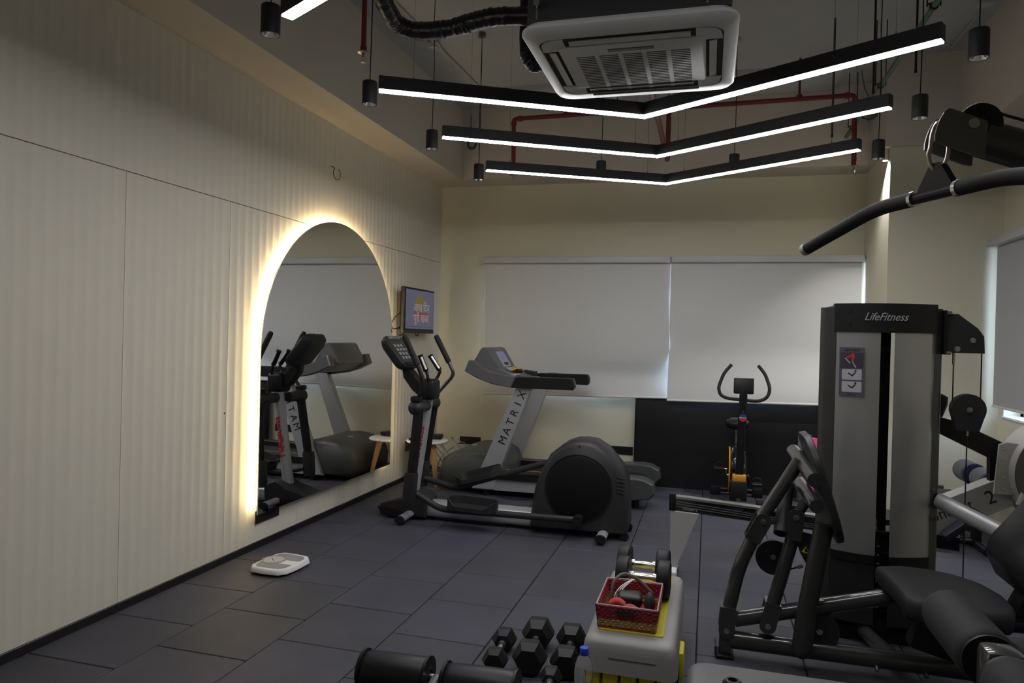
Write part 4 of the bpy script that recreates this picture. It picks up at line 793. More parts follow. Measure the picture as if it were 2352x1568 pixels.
for y in (RY-0.12, RY+0.12): MB().rbox((2.806, y-0.03, 0.0), (2.864, y+0.03, 0.032), 0.006, 1).build('rubber_foot', RUBBER, RW)
MB().bprism([(4.22, 0.395), (4.35, 0.435), (4.72, 0.635), (4.72, 0.80), (4.60, 0.765), (4.32, 0.62), (4.20, 0.515)], 'y', RY-0.06, RY+0.06, 0.008).build('main_frame', LGREYP, RW)
text('lettering', 'concept', 0.095, frame((4.385, RY-0.0612, 0.570), (0.40, 0, 0.185), (0, -1, 0)), DGREYP, RW, sx=0.9, extrude=0.0003)
text('lettering_numeral', '2', 0.11, frame((4.60, RY-0.0612, 0.672), (0.40, 0, 0.185), (0, -1, 0)), DGREYP, RW, sx=0.95, extrude=0.0003)
FLC = mat('flywheel_cage_grey', (0.46, 0.44, 0.42), 0.5, var=0.05)
fc = Vector((4.975, RY, 0.83))
MB().lathe([(0.21, 0.005), (0.27, 0.005), (0.305, -0.03), (0.31, -0.10), (0.31, -0.20), (0.27, -0.26), (0.0, -0.265)], (fc.x, fc.y-0.13, fc.z), (0, -1, 0), seg=48).build('flywheel_cage', FLC, RW, smooth=45)
MB().ring((fc.x, fc.y-0.137, fc.z), (fc.x, fc.y-0.129, fc.z), 0.285, 0.235, 48).build('cage_ring', mat('cage_dark_ring', (0.09, 0.085, 0.08), 0.5, var=0.1), RW)
MB().cyl((fc.x, fc.y-0.135, fc.z), (fc.x, fc.y-0.13, fc.z), 0.235, seg=48).build('cage_mesh', GREYP, RW)
MB().bprism([(4.60, 0.70), (4.80, 0.70), (4.80, 0.99), (4.66, 1.0), (4.62, 0.985)], 'y', RY-0.10, RY-0.085, 0.004).build('side_bracket', FLC, RW)
for z in (0.735, 0.80, 0.90, 0.965): MB().cyl((4.645, RY-0.106, z), (4.645, RY-0.099, z), 0.007, seg=10).build('bracket_bolt', STEEL, RW)
MB().bprism([(4.70, 0.66), (4.80, 0.62), (4.88, 0.64), (4.86, 0.70), (4.76, 0.69), (4.72, 0.73)], 'y', RY-0.15, RY-0.12, 0.008).build('cage_clip', FLC, RW)
MB().bprism([(4.78, 0.60), (5.02, 0.56), (4.96, 0.05), (4.90, 0.05)], 'y', RY-0.04, RY+0.04, 0.01).build('front_leg', BLACKM, RW)
MB().rbox((4.88, RY-0.24, 0.03), (4.98, RY+0.24, 0.075), 0.012, 2).build('front_foot_bar', BLACKM, RW)
for y in (RY-0.2, RY+0.2): MB().rbox((4.88, y-0.03, 0.0), (4.98, y+0.03, 0.032), 0.006, 1).build('rubber_foot', RUBBER, RW)
for y in (RY-0.13, RY+0.13):
    MB().rbox((4.42, y-0.055, 0.40), (4.46, y+0.055, 0.64), 0.01, 2, rot=(0, 0.85, 0)).build('footboard', mat('navy_plastic', (0.02, 0.02, 0.04), 0.5, var=0.1), RW)
MB().loft([[(x, y, z) for x, y in rrect(3.93, RY-0.15, 4.17, RY+0.15, 0.09, 5)] for z in (0.475, 0.505, 0.515)]).build('seat', RUBBER, RW)
MB().rbox((3.98, RY-0.05, 0.44), (4.12, RY+0.05, 0.476), 0.008, 1).build('seat_carriage', BLACKP, RW)
MA = xz([(2130, 950), (2200, 968), (2345, 1036), (2348, 1064), (2298, 1058), (2294, 1125), (2270, 1125), (2272, 1052), (2130, 982)], RY-0.02)
MB().bprism(MA, 'y', RY-0.045, RY+0.005, 0.006).build('monitor_arm', BLACKP, RW, smooth=0)
mo = xz([(2178, 912), (2178, 928), (2165, 958), (2120, 955), (2125, 900), (2165, 905)], RY-0.1)
MB().bprism(mo, 'y', RY-0.11, RY+0.07, 0.012).build('monitor', BLACKP, RW)
# ================================================================== SIT-UP BENCH BEHIND THE TOWER
SB = thing('sit_up_bench', 'low bench with grey foam leg rollers before the wall pier', 'bench', (4.7, 6.2, 0))
MB().rbox((4.56, 6.06, 0.34), (4.92, 6.36, 0.41), 0.03, 2).build('bench_pad', VINYL, SB)
MB().rbox((5.005, 6.17, 0.05), (5.065, 6.25, 0.58), 0.01, 2).build('upright', BLACKM, SB)
MB().rbox((4.58, 6.18, 0.28), (5.04, 6.24, 0.34), 0.01, 2).build('bench_spine', BLACKM, SB)
MB().rbox((4.60, 6.18, 0.05), (4.66, 6.24, 0.29), 0.01, 2).build('rear_leg', BLACKM, SB)
GF = mat('grey_blue_foam', (0.13, 0.135, 0.145), 0.75, var=0.08, bump=0.2, bscale=250); NV = mat('navy_vinyl', (0.012, 0.016, 0.045), 0.45, var=0.1)
for y0, y1 in ((6.26, 6.54), (5.88, 6.16)):
    MB().lathe([(0.0, 0.0), (0.05, 0.004), (0.08, 0.03), (0.085, 0.06), (0.085, y1-y0-0.03), (0.078, y1-y0-0.006), (0.03, y1-y0)], (5.035, y0, 0.545), (0, 1, 0), seg=24).build('foam_roller', GF, SB, smooth=50)
    MB().cyl((5.035, y0-0.004, 0.545), (5.035, y0+0.04, 0.545), 0.087, seg=24).build('roller_band', NV, SB)
MB().cyl((5.035, 5.86, 0.545), (5.035, 6.56, 0.545), 0.016, seg=12).build('roller_shaft', STEEL, SB)
for x in (4.63, 5.035): MB().cyl((x, 5.95, 0.035), (x, 6.5, 0.035), 0.032, seg=14).build('floor_bar', BLACKM, SB)
MB().cyl((4.63, 6.21, 0.045), (5.035, 6.21, 0.045), 0.028, seg=12).build('floor_spine', BLACKM, SB)
# ================================================================== LEG PRESS
LPm = thing('leg_press', 'dark grey leg press machine with tall weight tower and black seat', 'leg press', (3.85, 3.9, 0))
LY = 3.62
def L3(x, z, y=LY): return (x, y, z)
# tower ---------------------------------------------------------------------------
TX0, TX1, TXC = 3.592, 4.172, 3.882
def fy(x, d=0.0): return 4.085-0.105*(1-((x-TXC)/0.29)**2)+d
def shell(x0, x1, z0, z1, th=0.006, d=0.0, n=10, ztop=None):
    xs = [x0+(x1-x0)*i/n for i in range(n+1)]; poly = [(x, fy(x, d)) for x in xs]+[(x, fy(x, d)+th) for x in reversed(xs)]
    return MB().prism(poly, 'z', z0, z1)
SIDE = mat('tower_side_paint', (0.075, 0.075, 0.072), 0.3, 0.6, var=0.05, stretch=(8, 8, 0.3))
for x0, x1 in ((TX0, 3.662), (4.128, TX1)):
    xs = [x0+(x1-x0)*i/6 for i in range(7)]
    MB().prism([(x, fy(x)+(0.012 if (i in (0,) and x0 < 3.7) or (i == 6 and x0 > 3.7) else 0)) for i, x in enumerate(xs)]+([(x1, 4.36), (x0+0.05, 4.36)] if x0 < 3.7 else [(x1, 4.36), (x0, 4.36)]), 'z', 0.06, 1.722).build('side_column', SIDE, LPm, smooth=40)
shell(3.652, 4.138, 1.594, 1.742, 0.05, -0.006, 16).build('top_cap', BLACKP, LPm, smooth=40)
MB().box((3.655, 4.06, 1.66), (4.135, 4.36, 1.735)).build('top_housing', BLACKM, LPm, smooth=0)
for x in (3.722, 4.035):
    for z in (1.635, 1.70): MB().cyl((x, fy(x)-0.009, z), (x, fy(x)+0.01, z), 0.0085, seg=12).build('cap_hole', SOCK2, LPm)
lg = frame((3.879, fy(3.879)-0.0085, 1.672), (1, 0, 0.0), (0, -1, 0))
text('logo_lettering', 'LifeFitness', 0.056, lg, mat('logo_silver', (0.42, 0.42, 0.42), 0.35, 0.2, var=0.03), LPm, shear=0.45, sx=0.85, bold=0.0003)
FROST = mat('frosted_grey_shroud', (0.42, 0.42, 0.415), 0.33, 0.6, var=0.03, alpha=0.88)
for x0, x1 in ((3.664, 3.862), (3.928, 4.126)):
    shell(x0, x1, 0.455, 1.596, 0.005, 0.0, 10).build('frosted_shroud', FROST, LPm, smooth=60)
    shell(x0, x1, 0.415, 0.457, 0.014, -0.008, 10).build('shroud_trim', BLACKP, LPm, smooth=40)
    shell(x0, x1, 0.10, 0.416, 0.006, 0.0, 10).build('lower_shroud', DGREYP, LPm, smooth=60)
for x0, x1 in ((3.664, 3.925), (4.03, 4.126)): MB().box((x0, 4.352, 0.10), (x1, 4.358, 1.66)).build('back_shroud', FROST, LPm, smooth=0)
MB().box((3.65, 4.03, 0.0), (4.165, 4.36, 0.07)).build('tower_base', BLACKM, LPm, smooth=0)
for k in range(17): MB().rbox((3.70, 4.14, 0.082+0.0255*k), (4.085, 4.27, 0.082+0.0255*k+0.0235), 0.002, 1).build('weight_plate', BLACKM, LPm)
MB().rbox((3.70, 4.13, 0.518), (4.085, 4.28, 0.55), 0.004, 1).build('weight_plate', BLACKM, LPm)
for x in (3.80, 3.99): MB().cyl((x, 4.205, 0.07), (x, 4.205, 1.67), 0.012, seg=12).build('guide_rod', CHROME, LPm)
MB().rbox((3.890, 4.165, 0.55), (3.950, 4.18, 1.62), 0.003, 1).build('selector_stem', BLACKM, LPm)
MB().rbox((3.862, 4.10, 1.49), (3.935, 4.16, 1.53), 0.004, 1).rbox((3.862, 4.12, 1.53), (3.90, 4.15, 1.60), 0.004, 1).build('upper_bracket', BLACKM, LPm)
MB().cyl((3.887, 4.10, 0.575), (3.887, 4.10, 0.62), 0.009, seg=10).cyl((3.887, 4.10, 0.555), (3.887, 4.10, 0.578), 0.014, seg=10).build('stem_coupling', CHROME, LPm)
MB().box((3.890, 4.128, 0.10), (3.927, 4.134, 0.50)).build('number_strip', BLACKP, LPm, smooth=0)
for k in range(8): text('plate_number', str(20+10*k), 0.013, frame((3.908, 4.1275, 0.47-0.0255*2*k*0.9), (1, 0, 0), (0, -1, 0)), WHITEP, LPm)
# placard
pl = frame((3.735, fy(3.735)-0.003, 1.388), (1, fy(3.79)/0.11-fy(3.68)/0.11, 0.01), (0, -1, 0))
def dec(name, poly, z, m_, h=0.0006, par=None):
    mb = MB(); n = len(poly); vs = [pl @ Vector((u, v, z)) for u, v in poly]+[pl @ Vector((u, v, z+h)) for u, v in poly]
    mb.add(vs, [tuple(range(n))[::-1], tuple(range(n, 2*n))]+[(i, (i+1) % n, n+(i+1) % n, n+i) for i in range(n)]); return mb.build(name, m_, par or LPm, smooth=0)
PLM = mat('placard_violet_grey', (0.085, 0.08, 0.11), 0.4, var=0.03); PLD = mat('placard_dark_violet', (0.045, 0.04, 0.062), 0.4, var=0.03); PRED = mat('placard_red', (0.45, 0.04, 0.03), 0.4, var=0.03); PWH = mat('placard_white', (0.42, 0.41, 0.42), 0.4, var=0.02)
pc_ = dec('placard', rrect(-0.060, -0.127, 0.060, 0.127, 0.006, 2), 0, PLM, 0.0012)
dec('picture_panel', [(-0.055, 0.02), (0.055, 0.02), (0.055, 0.10), (-0.055, 0.10)], 0.0013, PLD, par=pc_)
dec('leg_graphic', [(-0.034, 0.071), (0.006, 0.098), (0.012, 0.09), (0.012, 0.074), (0.005, 0.05), (-0.001, 0.055), (-0.002, 0.078), (-0.026, 0.068)], 0.0020, PRED, par=pc_)
dec('leg_graphic', [(-0.036, 0.072), (-0.026, 0.068), (-0.006, 0.046), (-0.010, 0.043)], 0.0026, PWH, par=pc_)
dec('leg_graphic', [(0.0, 0.055), (0.006, 0.051), (0.022, 0.024), (0.016, 0.022)], 0.0026, PWH, par=pc_)
for z0 in (-0.041, -0.104):
    dec('picture_card', rrect(-0.047, z0, 0.047, z0+0.055, 0.005, 2), 0.0013, PWH, par=pc_)
    dec('figure_graphic', [(-0.018, z0+0.032), (0.003, z0+0.018), (0.018, z0+0.036), (0.021, z0+0.042), (0.014, z0+0.040), (0.002, z0+0.026), (-0.016, z0+0.038)], 0.0020, BLACKP, par=pc_)
    dec('figure_graphic', [(0.018+0.005*math.cos(a), z0+0.047+0.005*math.sin(a)) for a in [2*PI*i/10 for i in range(10)]], 0.0020, BLACKP, par=pc_)
text('placard_lettering', 'LEG PRESS', 0.016, pl @ Matrix.Translation((0, 0.112, 0.0016)), SOCK2, pc_, extrude=0.0003)
text('placard_lettering', 'LifeFitness', 0.010, pl @ Matrix.Translation((0, -0.117, 0.0016)), SOCK2, pc_, extrude=0.0003)
wl_ = MB().rbox((3.618, 4.06, 0.185), (3.66, 4.064, 0.36), 0.002, 1, rot=(0, 0, -0.25)).build('warning_label', mat('label_print', (0.42, 0.42, 0.42), 0.5, var=0.5, vscale=120, stretch=(3, 1, 0.6)), LPm)
MB().rbox((3.618, 4.059, 0.342), (3.66, 4.063, 0.36), 0.001, 1, rot=(0, 0, -0.25)).build('label_heading', mat('label_orange', (0.35, 0.07, 0.03), 0.5, var=0.05), wl_)
# cable bracket and pulley on the tower's side
MB().bprism([(4.175, 1.50), (4.175, 1.70), (4.235, 1.697), (4.325, 1.625), (4.352, 1.585), (4.357, 1.50)], 'y', 4.07, 4.14, 0.003).build('pulley_bracket', DGREYP, LPm)
MB().rbox((4.168, 4.05, 1.49), (4.180, 4.16, 1.715), 0.002, 1).build('bracket_flange', BLACKM, LPm)
for x, z in ((4.183, 1.70), (4.183, 1.50)): MB().cyl((x-0.005, 4.06, z), (x+0.018, 4.06, z), 0.010, seg=10).build('flange_bolt', STEEL, LPm)
for x, z, y in ((4.30, 1.565, 4.07), (4.232, 1.52, 4.07), (4.297, 1.214, 4.075), (4.143, 0.795, fy(4.143)), (4.143, 0.655, fy(4.143)), (4.143, 0.32, fy(4.143))):
    q = MB(); bolt(q, (x, y, z), (0, -1, 0), 0.011, 0.012); q.build('bolt', STEEL, LPm)
for z in (0.81, 0.335): MB().cyl((4.165, 4.11, z), (4.20, 4.11, z), 0.009, seg=10).build('side_bolt', STEEL, LPm)
MB().prism(arc((4.297, 1.215), 0.078, -25, 205, 20)+[(4.245, 1.105), (4.345, 1.105)], 'y', 4.078, 4.13).build('floating_pulley', DGREYP, LPm, smooth=40)
for x, z0, z1 in ((4.227, 1.24, 1.51), (4.352, 1.23, 1.51), (4.297, 0.03, 1.13)): MB().cyl((x, 4.10, z0), (x, 4.10, z1), 0.0032, seg=8).build('steel_cable', CABLE, LPm)
MB().cyl((4.227, 4.10, 1.44), (4.227, 4.10, 1.515), 0.007, seg=8).build('cable_end', SPR, LPm)
MB().cyl((4.297, 4.10, 1.08), (4.297, 4.10, 1.12), 0.006, seg=8).build('cable_end', SPR, LPm)
# base frame ------------------------------------------------------------------------------
def oval(p0, p1, a, b_, m_, name, n=18, upv=(0, 0, 1)):
    p0, p1 = Vector(p0), Vector(p1); t = (p1-p0).normalized(); u = Vector(upv); u = (u-t*u.dot(t)).normalized(); k = t.cross(u)
    return MB().loft([[tuple(p+u*a*math.cos(x)+k*b_*math.sin(x)) for x in [2*PI*i/n for i in range(n)]] for p in (p0, p1)]).build(name, m_, LPm, smooth=60)
oval(L3(3.15, 0.082), L3(4.62, 0.082), 0.045, 0.04, GUN, 'base_tube')
MB().rbox((3.105, LY-0.035, 0.012), (3.165, LY+0.035, 0.14), 0.008, 2).build('front_post', GUN, LPm)
MB().rbox((3.09, LY-0.055, 0.0), (3.175, LY+0.055, 0.016), 0.006, 2).build('foot_pad', RUBBER, LPm)
MB().rbox((3.085, LY-0.05, 0.014), (3.095, LY+0.05, 0.06), 0.003, 1).build('foot_flange', GUN, LPm)
oval((3.80, 4.16, 0.05), (3.905, 3.62, 0.07), 0.035, 0.035, GUN, 'cross_tube')
oval((4.14, 4.2, 0.05), (4.5, 3.62, 0.07), 0.035, 0.035, GUN, 'cross_tube')
oval((4.62, LY-0.35, 0.06), (4.62, LY+0.35, 0.06), 0.035, 0.035, GUN, 'rear_cross_tube')
for x in (3.80, 4.00): MB().cyl((x, LY-0.052, 0.045), (x, LY-0.03, 0.055), 0.010, seg=10).build('base_bolt', STEEL, LPm)
# lower beam and linkage
oval(L3(3.175, 0.18), L3(3.90, 0.388), 0.038, 0.034, GUN, 'seat_beam')
def ubracket(c, ang, name='link_bracket'):
    c = Vector(c); s = MB()
    for y in (-0.045, 0.037):
        poly = arc((0, -0.055), 0.038, 180, 360, 10)+[(0.036, 0.045), (-0.036, 0.045)]
        q = MB().prism(poly, 'y', y, y+0.008); s.add(q.v, q.f)
    s.box((-0.036, -0.045, 0.045), (0.036, 0.045, 0.055)); s.move(Matrix.Translation(c) @ Matrix.Rotation(ang, 4, 'Y')).build(name, GUN, LPm, smooth=40)
    pb = c+Matrix.Rotation(ang, 3, 'Y') @ Vector((0, -0.045, -0.055)); q = MB(); bolt(q, pb, (0, -1, 0), 0.011, 0.012); q.build('pivot_bolt', STEEL, LPm)
ubracket(L3(3.142, 0.190), 0.05); ubracket(L3(3.337, 0.235), 0.22)
MB().cyl((3.139, LY-0.036, 0.135), (3.139, LY+0.036, 0.135), 0.03, seg=16).build('pivot_hub', BLACKM, LPm)
def tubeL(pts, r, name, m_=None, fr_=0.08): return MB().tube(fillet(pts, fr_, 6), r, 16).build(name, m_ or GUN, LPm, smooth=60)
tubeL([L3(3.150, 0.235), L3(3.190, 0.44), L3(3.285, 0.665)], 0.033, 'front_link')
tubeL([L3(3.350, 0.28), L3(3.400, 0.48), L3(3.444, 0.67)], 0.032, 'rear_link')
ubracket(L3(3.268, 0.628), 3.14+0.45); ubracket(L3(3.432, 0.655), 3.14+0.1)
tubeL([L3(3.291, 0.69), L3(3.452, 0.975)], 0.031, 'upper_link')
tubeL([L3(3.447, 0.715), L3(3.490, 0.79)], 0.024, 'short_link')
# roll bars behind the foot plate
a, b_ = atY(1822, 1035, 3.88), atY(1872, 1103, 3.38); MB().cyl(a, b_, 0.033, seg=18).build('cross_bar', GUN, LPm)
a, b_ = atY(1836, 1108, 3.85), atY(1876, 1163, 3.42); MB().cyl(a, b_, 0.031, seg=18).build('cross_bar', GUN, LPm)
MB().ring((3.412, 3.76, 0.83), (3.372, 3.585, 0.625), 0.034, 0.028, 20).build('stop_tube', DGREYP, LPm)
# foot plate
up_ = Vector((-0.16, 0, 0.5)).normalized(); nn_ = Vector((0.955, 0, 0.297)); c_ = Vector((3.545, 3.62, 0.86)); fp = rrect(-0.235, -0.25, 0.235, 0.255, 0.16, 7)
MB().loft([[tuple(c_+Vector((0, 1, 0))*u*k+up_*v*k+nn_*h) for u, v in fp] for h, k in ((-0.016, 0.985), (-0.012, 1.0), (0.012, 1.0), (0.016, 0.985))]).build('foot_plate', DGREYP, LPm, smooth=40)
MB().loft([[tuple(c_+Vector((0, 1, 0))*u+up_*v+nn_*h) for u, v in rrect(-0.21, -0.22, 0.21, 0.23, 0.14, 6)] for h in (0.016, 0.019)]).build('foot_plate_tread', RUBBER, LPm)
oval(atY(1842, 1488, 3.535), atY(1853, 1400, 3.535), 0.046, 0.036, SIDE, 'press_upright', upv=(1, 0, 0))
oval(atY(1853, 1401, 3.535), atY(1893, 1205, 3.535), 0.043, 0.036, SIDE, 'press_upright', upv=(1, 0, 0))
MB().ball(tuple(atY(1842, 1488, 3.535)), (0.046, 0.036, 0.05), 16, 8).build('upright_end', SIDE, LPm)
MB().rbox((3.575, 3.62, 0.62), (3.64, 3.70, 0.67), 0.008, 1).build('press_bracket', GUN, LPm)
# pulleys, guard, cable
MB().cyl((3.355, 3.70, 0.475), (3.355, 3.73, 0.475), 0.085, seg=32).build('cable_pulley', DGREYP, LPm)
MB().cyl((3.560, 3.60, 0.178), (3.560, 3.63, 0.178), 0.085, seg=32).build('cable_pulley', DGREYP, LPm)
for x, z, y in ((3.352, 0.478, 3.70), (3.556, 0.178, 3.60)): q = MB(); bolt(q, (x, y, z), (0, -1, 0), 0.011, 0.012); q.build('pulley_bolt', STEEL, LPm)
GDP = xz([(1829, 1218), (1884, 1232), (1876, 1290), (1866, 1300), (1853, 1297), (1838, 1270), (1828, 1240)], 3.60)
MB().prism(GDP, 'y', 3.60, 3.612).build('pulley_guard', DGREYP, LPm, smooth=0)
tr = xz([(1851, 1254), (1841, 1267), (1860, 1272)], 3.599); ws = MB().prism(tr, 'y', 3.5995, 3.5985).build('warning_triangle', YELLOW, LPm, smooth=0)
MB().prism(xz([(1850, 1259), (1853, 1259), (1856, 1268), (1848, 1267)], 3.598), 'y', 3.5983, 3.5976).build('warning_pictogram', SOCK2, ws, smooth=0)
for p in ((1867, 1257), (1861, 1294)): q = MB(); bolt(q, tuple(atY(p[0], p[1], 3.60)), (0, -1, 0), 0.010, 0.012); q.build('guard_bolt', STEEL, LPm)
MB().cyl(atY(1840, 1300, 3.63), atY(1795, 1312, 3.66), 0.004, seg=8).build('steel_cable', CABLE, LPm)
MB().cyl(atY(1843, 1299, 3.62), atY(1833, 1302, 3.63), 0.009, seg=10).build('cable_end', SPR, LPm)
# seat and backrest
so_ = [(3.80, 3.67), (3.90, 3.715), (4.02, 3.71), (4.12, 3.66), (4.20, 3.56), (4.235, 3.42), (4.225, 3.26), (4.19, 3.17), (4.10, 3.15), (3.98, 3.19), (3.86, 3.215), (3.83, 3.25), (3.825, 3.42), (3.81, 3.58)]
cx_, cy_ = 4.02, 3.44
MB().loft([[(cx_+(x-cx_)*k, cy_+(y-cy_)*k, z+(0.03*sm((3.90-x)/0.12) if False else 0)) for x, y in so_] for z, k in ((0.41, 0.93), (0.43, 0.99), (0.47, 1.0), (0.492, 0.975), (0.498, 0.93), (0.50, 0.6))]).build('seat_pad', CHARV, LPm, smooth=50)
MB().rbox((3.86, 3.36, 0.36), (4.40, 3.54, 0.41), 0.012, 2).build('seat_frame', BLACKM, LPm)
MB().rbox((3.90, 3.40, 0.20), (4.12, 3.50, 0.37), 0.02, 2, rot=(0, 0.25, 0)).build('seat_carriage', BLACKP, LPm)
bp_ = [(x+0.055, z) for x, z in [(4.19, 0.61), (4.195, 0.66), (4.215, 0.70), (4.27, 0.775), (4.40, 0.95), (4.52, 1.12), (4.58, 1.13), (4.60, 1.08), (4.46, 0.86), (4.36, 0.68), (4.33, 0.52), (4.29, 0.49), (4.23, 0.52)]]
MB().bprism(bp_, 'y', 3.24, 3.68, 0.03).build('backrest_pad', VINYL, LPm, smooth=50)
MB().rbox((4.36, 3.40, 0.36), (4.43, 3.52, 0.86), 0.012, 2, rot=(0, 0.42, 0)).build('backrest_frame', BLACKM, LPm)
oval((4.17, 4.08, 0.745), (4.46, 3.70, 0.628), 0.04, 0.03, SILVER, 'support_beam')
MB().tube(fillet([(4.16, 3.20, 0.385), (4.22, 3.06, 0.36), (4.24, 3.02, 0.30), (4.20, 3.03, 0.27)], 0.05), 0.016, 12).build('side_handle', FOAM, LPm)
# ================================================================== LAT PULL-DOWN
PD = thing('lat_pulldown', 'dark lat pulldown machine with overhead boom and thigh rollers', 'pulldown machine', (4.4, 1.85, 0))
PYc = 1.83
BPT = mat('boom_grey_paint', (0.14, 0.14, 0.14), 0.42, 0.1, var=0.08)
ax0 = atY(2255, 318, PYc); bd = (atY(2352, 346, PYc)-ax0).normalized(); bd.y = 0; bd.normalize(); bu = Vector((-bd.z, 0, bd.x))
MB().loft([[tuple(ax0+bd*s_+bu*0.043*math.cos(t)+Vector((0, 0.034*math.sin(t), 0))) for t in [2*PI*i/20 for i in range(20)]] for s_ in (0.0, 1.10)]).build('boom', mat('boom_tube_paint', (0.09, 0.09, 0.09), 0.3, 0.2, var=0.06), PD, smooth=60)
CK = xz([(2262, 360), (2241, 357), (2147, 323), (2148, 308), (2153, 290), (2160, 272), (2170, 256), (2180, 248), (2190, 250), (2266, 276), (2270, 284)], PYc-0.045)
for y in (-0.045, 0.033): MB().prism(CK, 'y', PYc+y, PYc+y+0.009).build('pulley_cheek', BPT, PD, smooth=0)
wc_ = atY(2243, 290, PYc)
MB().lathe([(0.0, -0.028), (0.044, -0.028), (0.046, -0.022), (0.040, 0.0), (0.046, 0.022), (0.044, 0.028), (0.0, 0.028)], tuple(wc_), (0, 1, 0), seg=32).build('pulley_wheel', BLACKP, PD)
q = MB(); bolt(q, tuple(atY(2236, 284, PYc-0.045)), (0, -1, 0), 0.009, 0.014); q.build('pulley_bolt', STEEL, PD)
MB().tube([tuple(wc_+bu*0.042), tuple(wc_+bu*0.040+bd*0.05), tuple(wc_+bd*0.9+bu*0.045)], 0.0035, 8).build('steel_cable', CABLE, PD)
MB().rbox((4.56, PYc-0.05, 0.0), (4.66, PYc+0.05, 1.96), 0.012, 2).build('mast', GUN, PD)
MB().rbox((4.66, PYc-0.24, 0.06), (4.90, PYc+0.24, 1.70), 0.03, 2).build('weight_shroud', FROST, PD)
MB().rbox((3.1, PYc+0.10, 0.02), (4.60, PYc+0.20, 0.09), 0.02, 2).build('base_tube', GUN, PD)
for x in (3.14, 4.75): MB().rbox((x-0.05, PYc-0.35, 0.0), (x+0.05, PYc+0.45, 0.06), 0.015, 2).build('foot_bar', GUN, PD)
GV = mat('grey_vinyl', (0.11, 0.108, 0.105), 0.5, var=0.06, vscale=10, bump=0.12, bscale=220)
MB().loft([[(x, y, z) for x, y in rrect(2.985+i, 1.80+i, 3.66-i, 2.235-i, 0.05, 5)] for z, i in ((0.49, 0.012), (0.505, 0.0), (0.54, 0.0), (0.555, 0.008), (0.56, 0.02))]).build('seat_pad', GV, PD, smooth=50)
MB().rbox((3.28, 1.96, 0.05), (3.38, 2.06, 0.495), 0.012, 2).build('seat_post', GUN, PD)
RXc, RZc = 3.727, 0.735
for y0, y1 in ((2.055, 2.40), (1.60, 1.93)):
    MB().lathe([(0.03, 0.0), (0.060, 0.0), (0.071, 0.012), (0.073, 0.04), (0.073, y1-y0-0.04), (0.069, y1-y0-0.012), (0.055, y1-y0), (0.0, y1-y0+0.003)], (RXc, y0, RZc), (0, 1, 0), seg=32).build('thigh_roller', FOAM, PD, smooth=50)
    MB().ring((RXc, (y0-0.004 if y0 > 2 else y1-0.012), RZc), (RXc, (y0+0.012 if y0 > 2 else y1+0.004), RZc), 0.066, 0.02, 32).build('roller_end_ring', RUBBER, PD)
MB().cyl((RXc, 1.58, RZc), (RXc, 2.42, RZc), 0.022, seg=16).build('roller_shaft', CHROME, PD)
MB().rbox((RXc-0.045, 1.945, 0.62), (RXc+0.045, 2.03, 0.80), 0.02, 2).rbox((RXc-0.035, 1.955, 0.08), (RXc+0.035, 2.02, 0.64), 0.012, 2).build('roller_post', GUN, PD)
MB().rbox((RXc-0.035, PYc+0.12, 0.06), (RXc+0.035, 2.02, 0.10), 0.01, 1).build('roller_post_foot', GUN, PD)
tag(MB().lathe([(0.0, 0.0), (0.030, 0.0), (0.032, 0.006), (0.027, 0.022), (0.020, 0.03), (0.013, 0.031), (0.011, 0.02), (0.0, 0.02)], (3.108, 2.06, 0.5605), seg=24).build('rubber_cap', RUBBER), 'small round black rubber cap resting on the grey seat pad', 'cap')
# lat bar ------------------------------------------------------------------------------
bx = Vector((-0.438, 0.899, 0.0)); bc = Vector((3.507, 1.80, 1.872)); dn_ = Vector((0, 0, -1))
LB = thing('lat_bar', 'black bent lat pulldown bar hanging from a carabiner', 'pulldown bar', tuple(bc))
def lp(s, dz=0.0): return tuple(bc+bx*s+Vector((0, 0, dz)))
MB().tube(fillet([lp(-0.50, -0.075), lp(-0.19, 0.0), lp(0.20, 0.0), lp(0.50, -0.068)], 0.07, 6), 0.0135, 16).build('bar', BLACKM, LB, smooth=60)
for sg in (-1, 1):
    s0, sb, s1, dz = (-0.495, -0.19, -0.062, -0.0738) if sg < 0 else (0.495, 0.20, 0.070, -0.0669)
    P = fillet([lp(s0, dz), lp(sb, 0.0), lp(s1, 0.0)], 0.07, 6); MB().tube(P, 0.0175, 16).build('rubber_grip', FOAM, LB, smooth=60)
    e = Vector(lp(s1)); MB().cyl(e-bx*0.005, e+bx*0.005, 0.0188, seg=18).build('grip_ring', CHROME, LB)
    e = Vector(lp(s0, dz)); dd = (Vector(P[1])-Vector(P[0])).normalized(); MB().cyl(e-dd*0.010, e+dd*0.006, 0.0178, seg=18).build('end_cap', LGREYP, LB)
hx = bx; hp = [(-0.055, 0.0), (0.055, 0.0), (0.048, 0.018), (0.018, 0.062), (0.010, 0.068), (-0.010, 0.068), (-0.018, 0.062), (-0.048, 0.018)]; hn = Vector((0.899, 0.438, 0))
MB().loft([[tuple(bc+hx*u+Vector((0, 0, v))+hn*h) for u, v in hp] for h in (-0.009, 0.009)]).build('hanger_plate', BLACKM, LB, smooth=0)
cc = bc+Vector((0, 0, 0.105)); MB().tube([tuple(cc+Vector((0.9, -0.2, 0)).normalized()*0.0175*math.cos(t)*(1.15 if math.sin(t) < 0 else 0.9)+Vector((0, 0, 0.055*math.sin(t)))) for t in [2*PI*i/24 for i in range(25)]], 0.0048, 8).build('carabiner', SPR, LB)
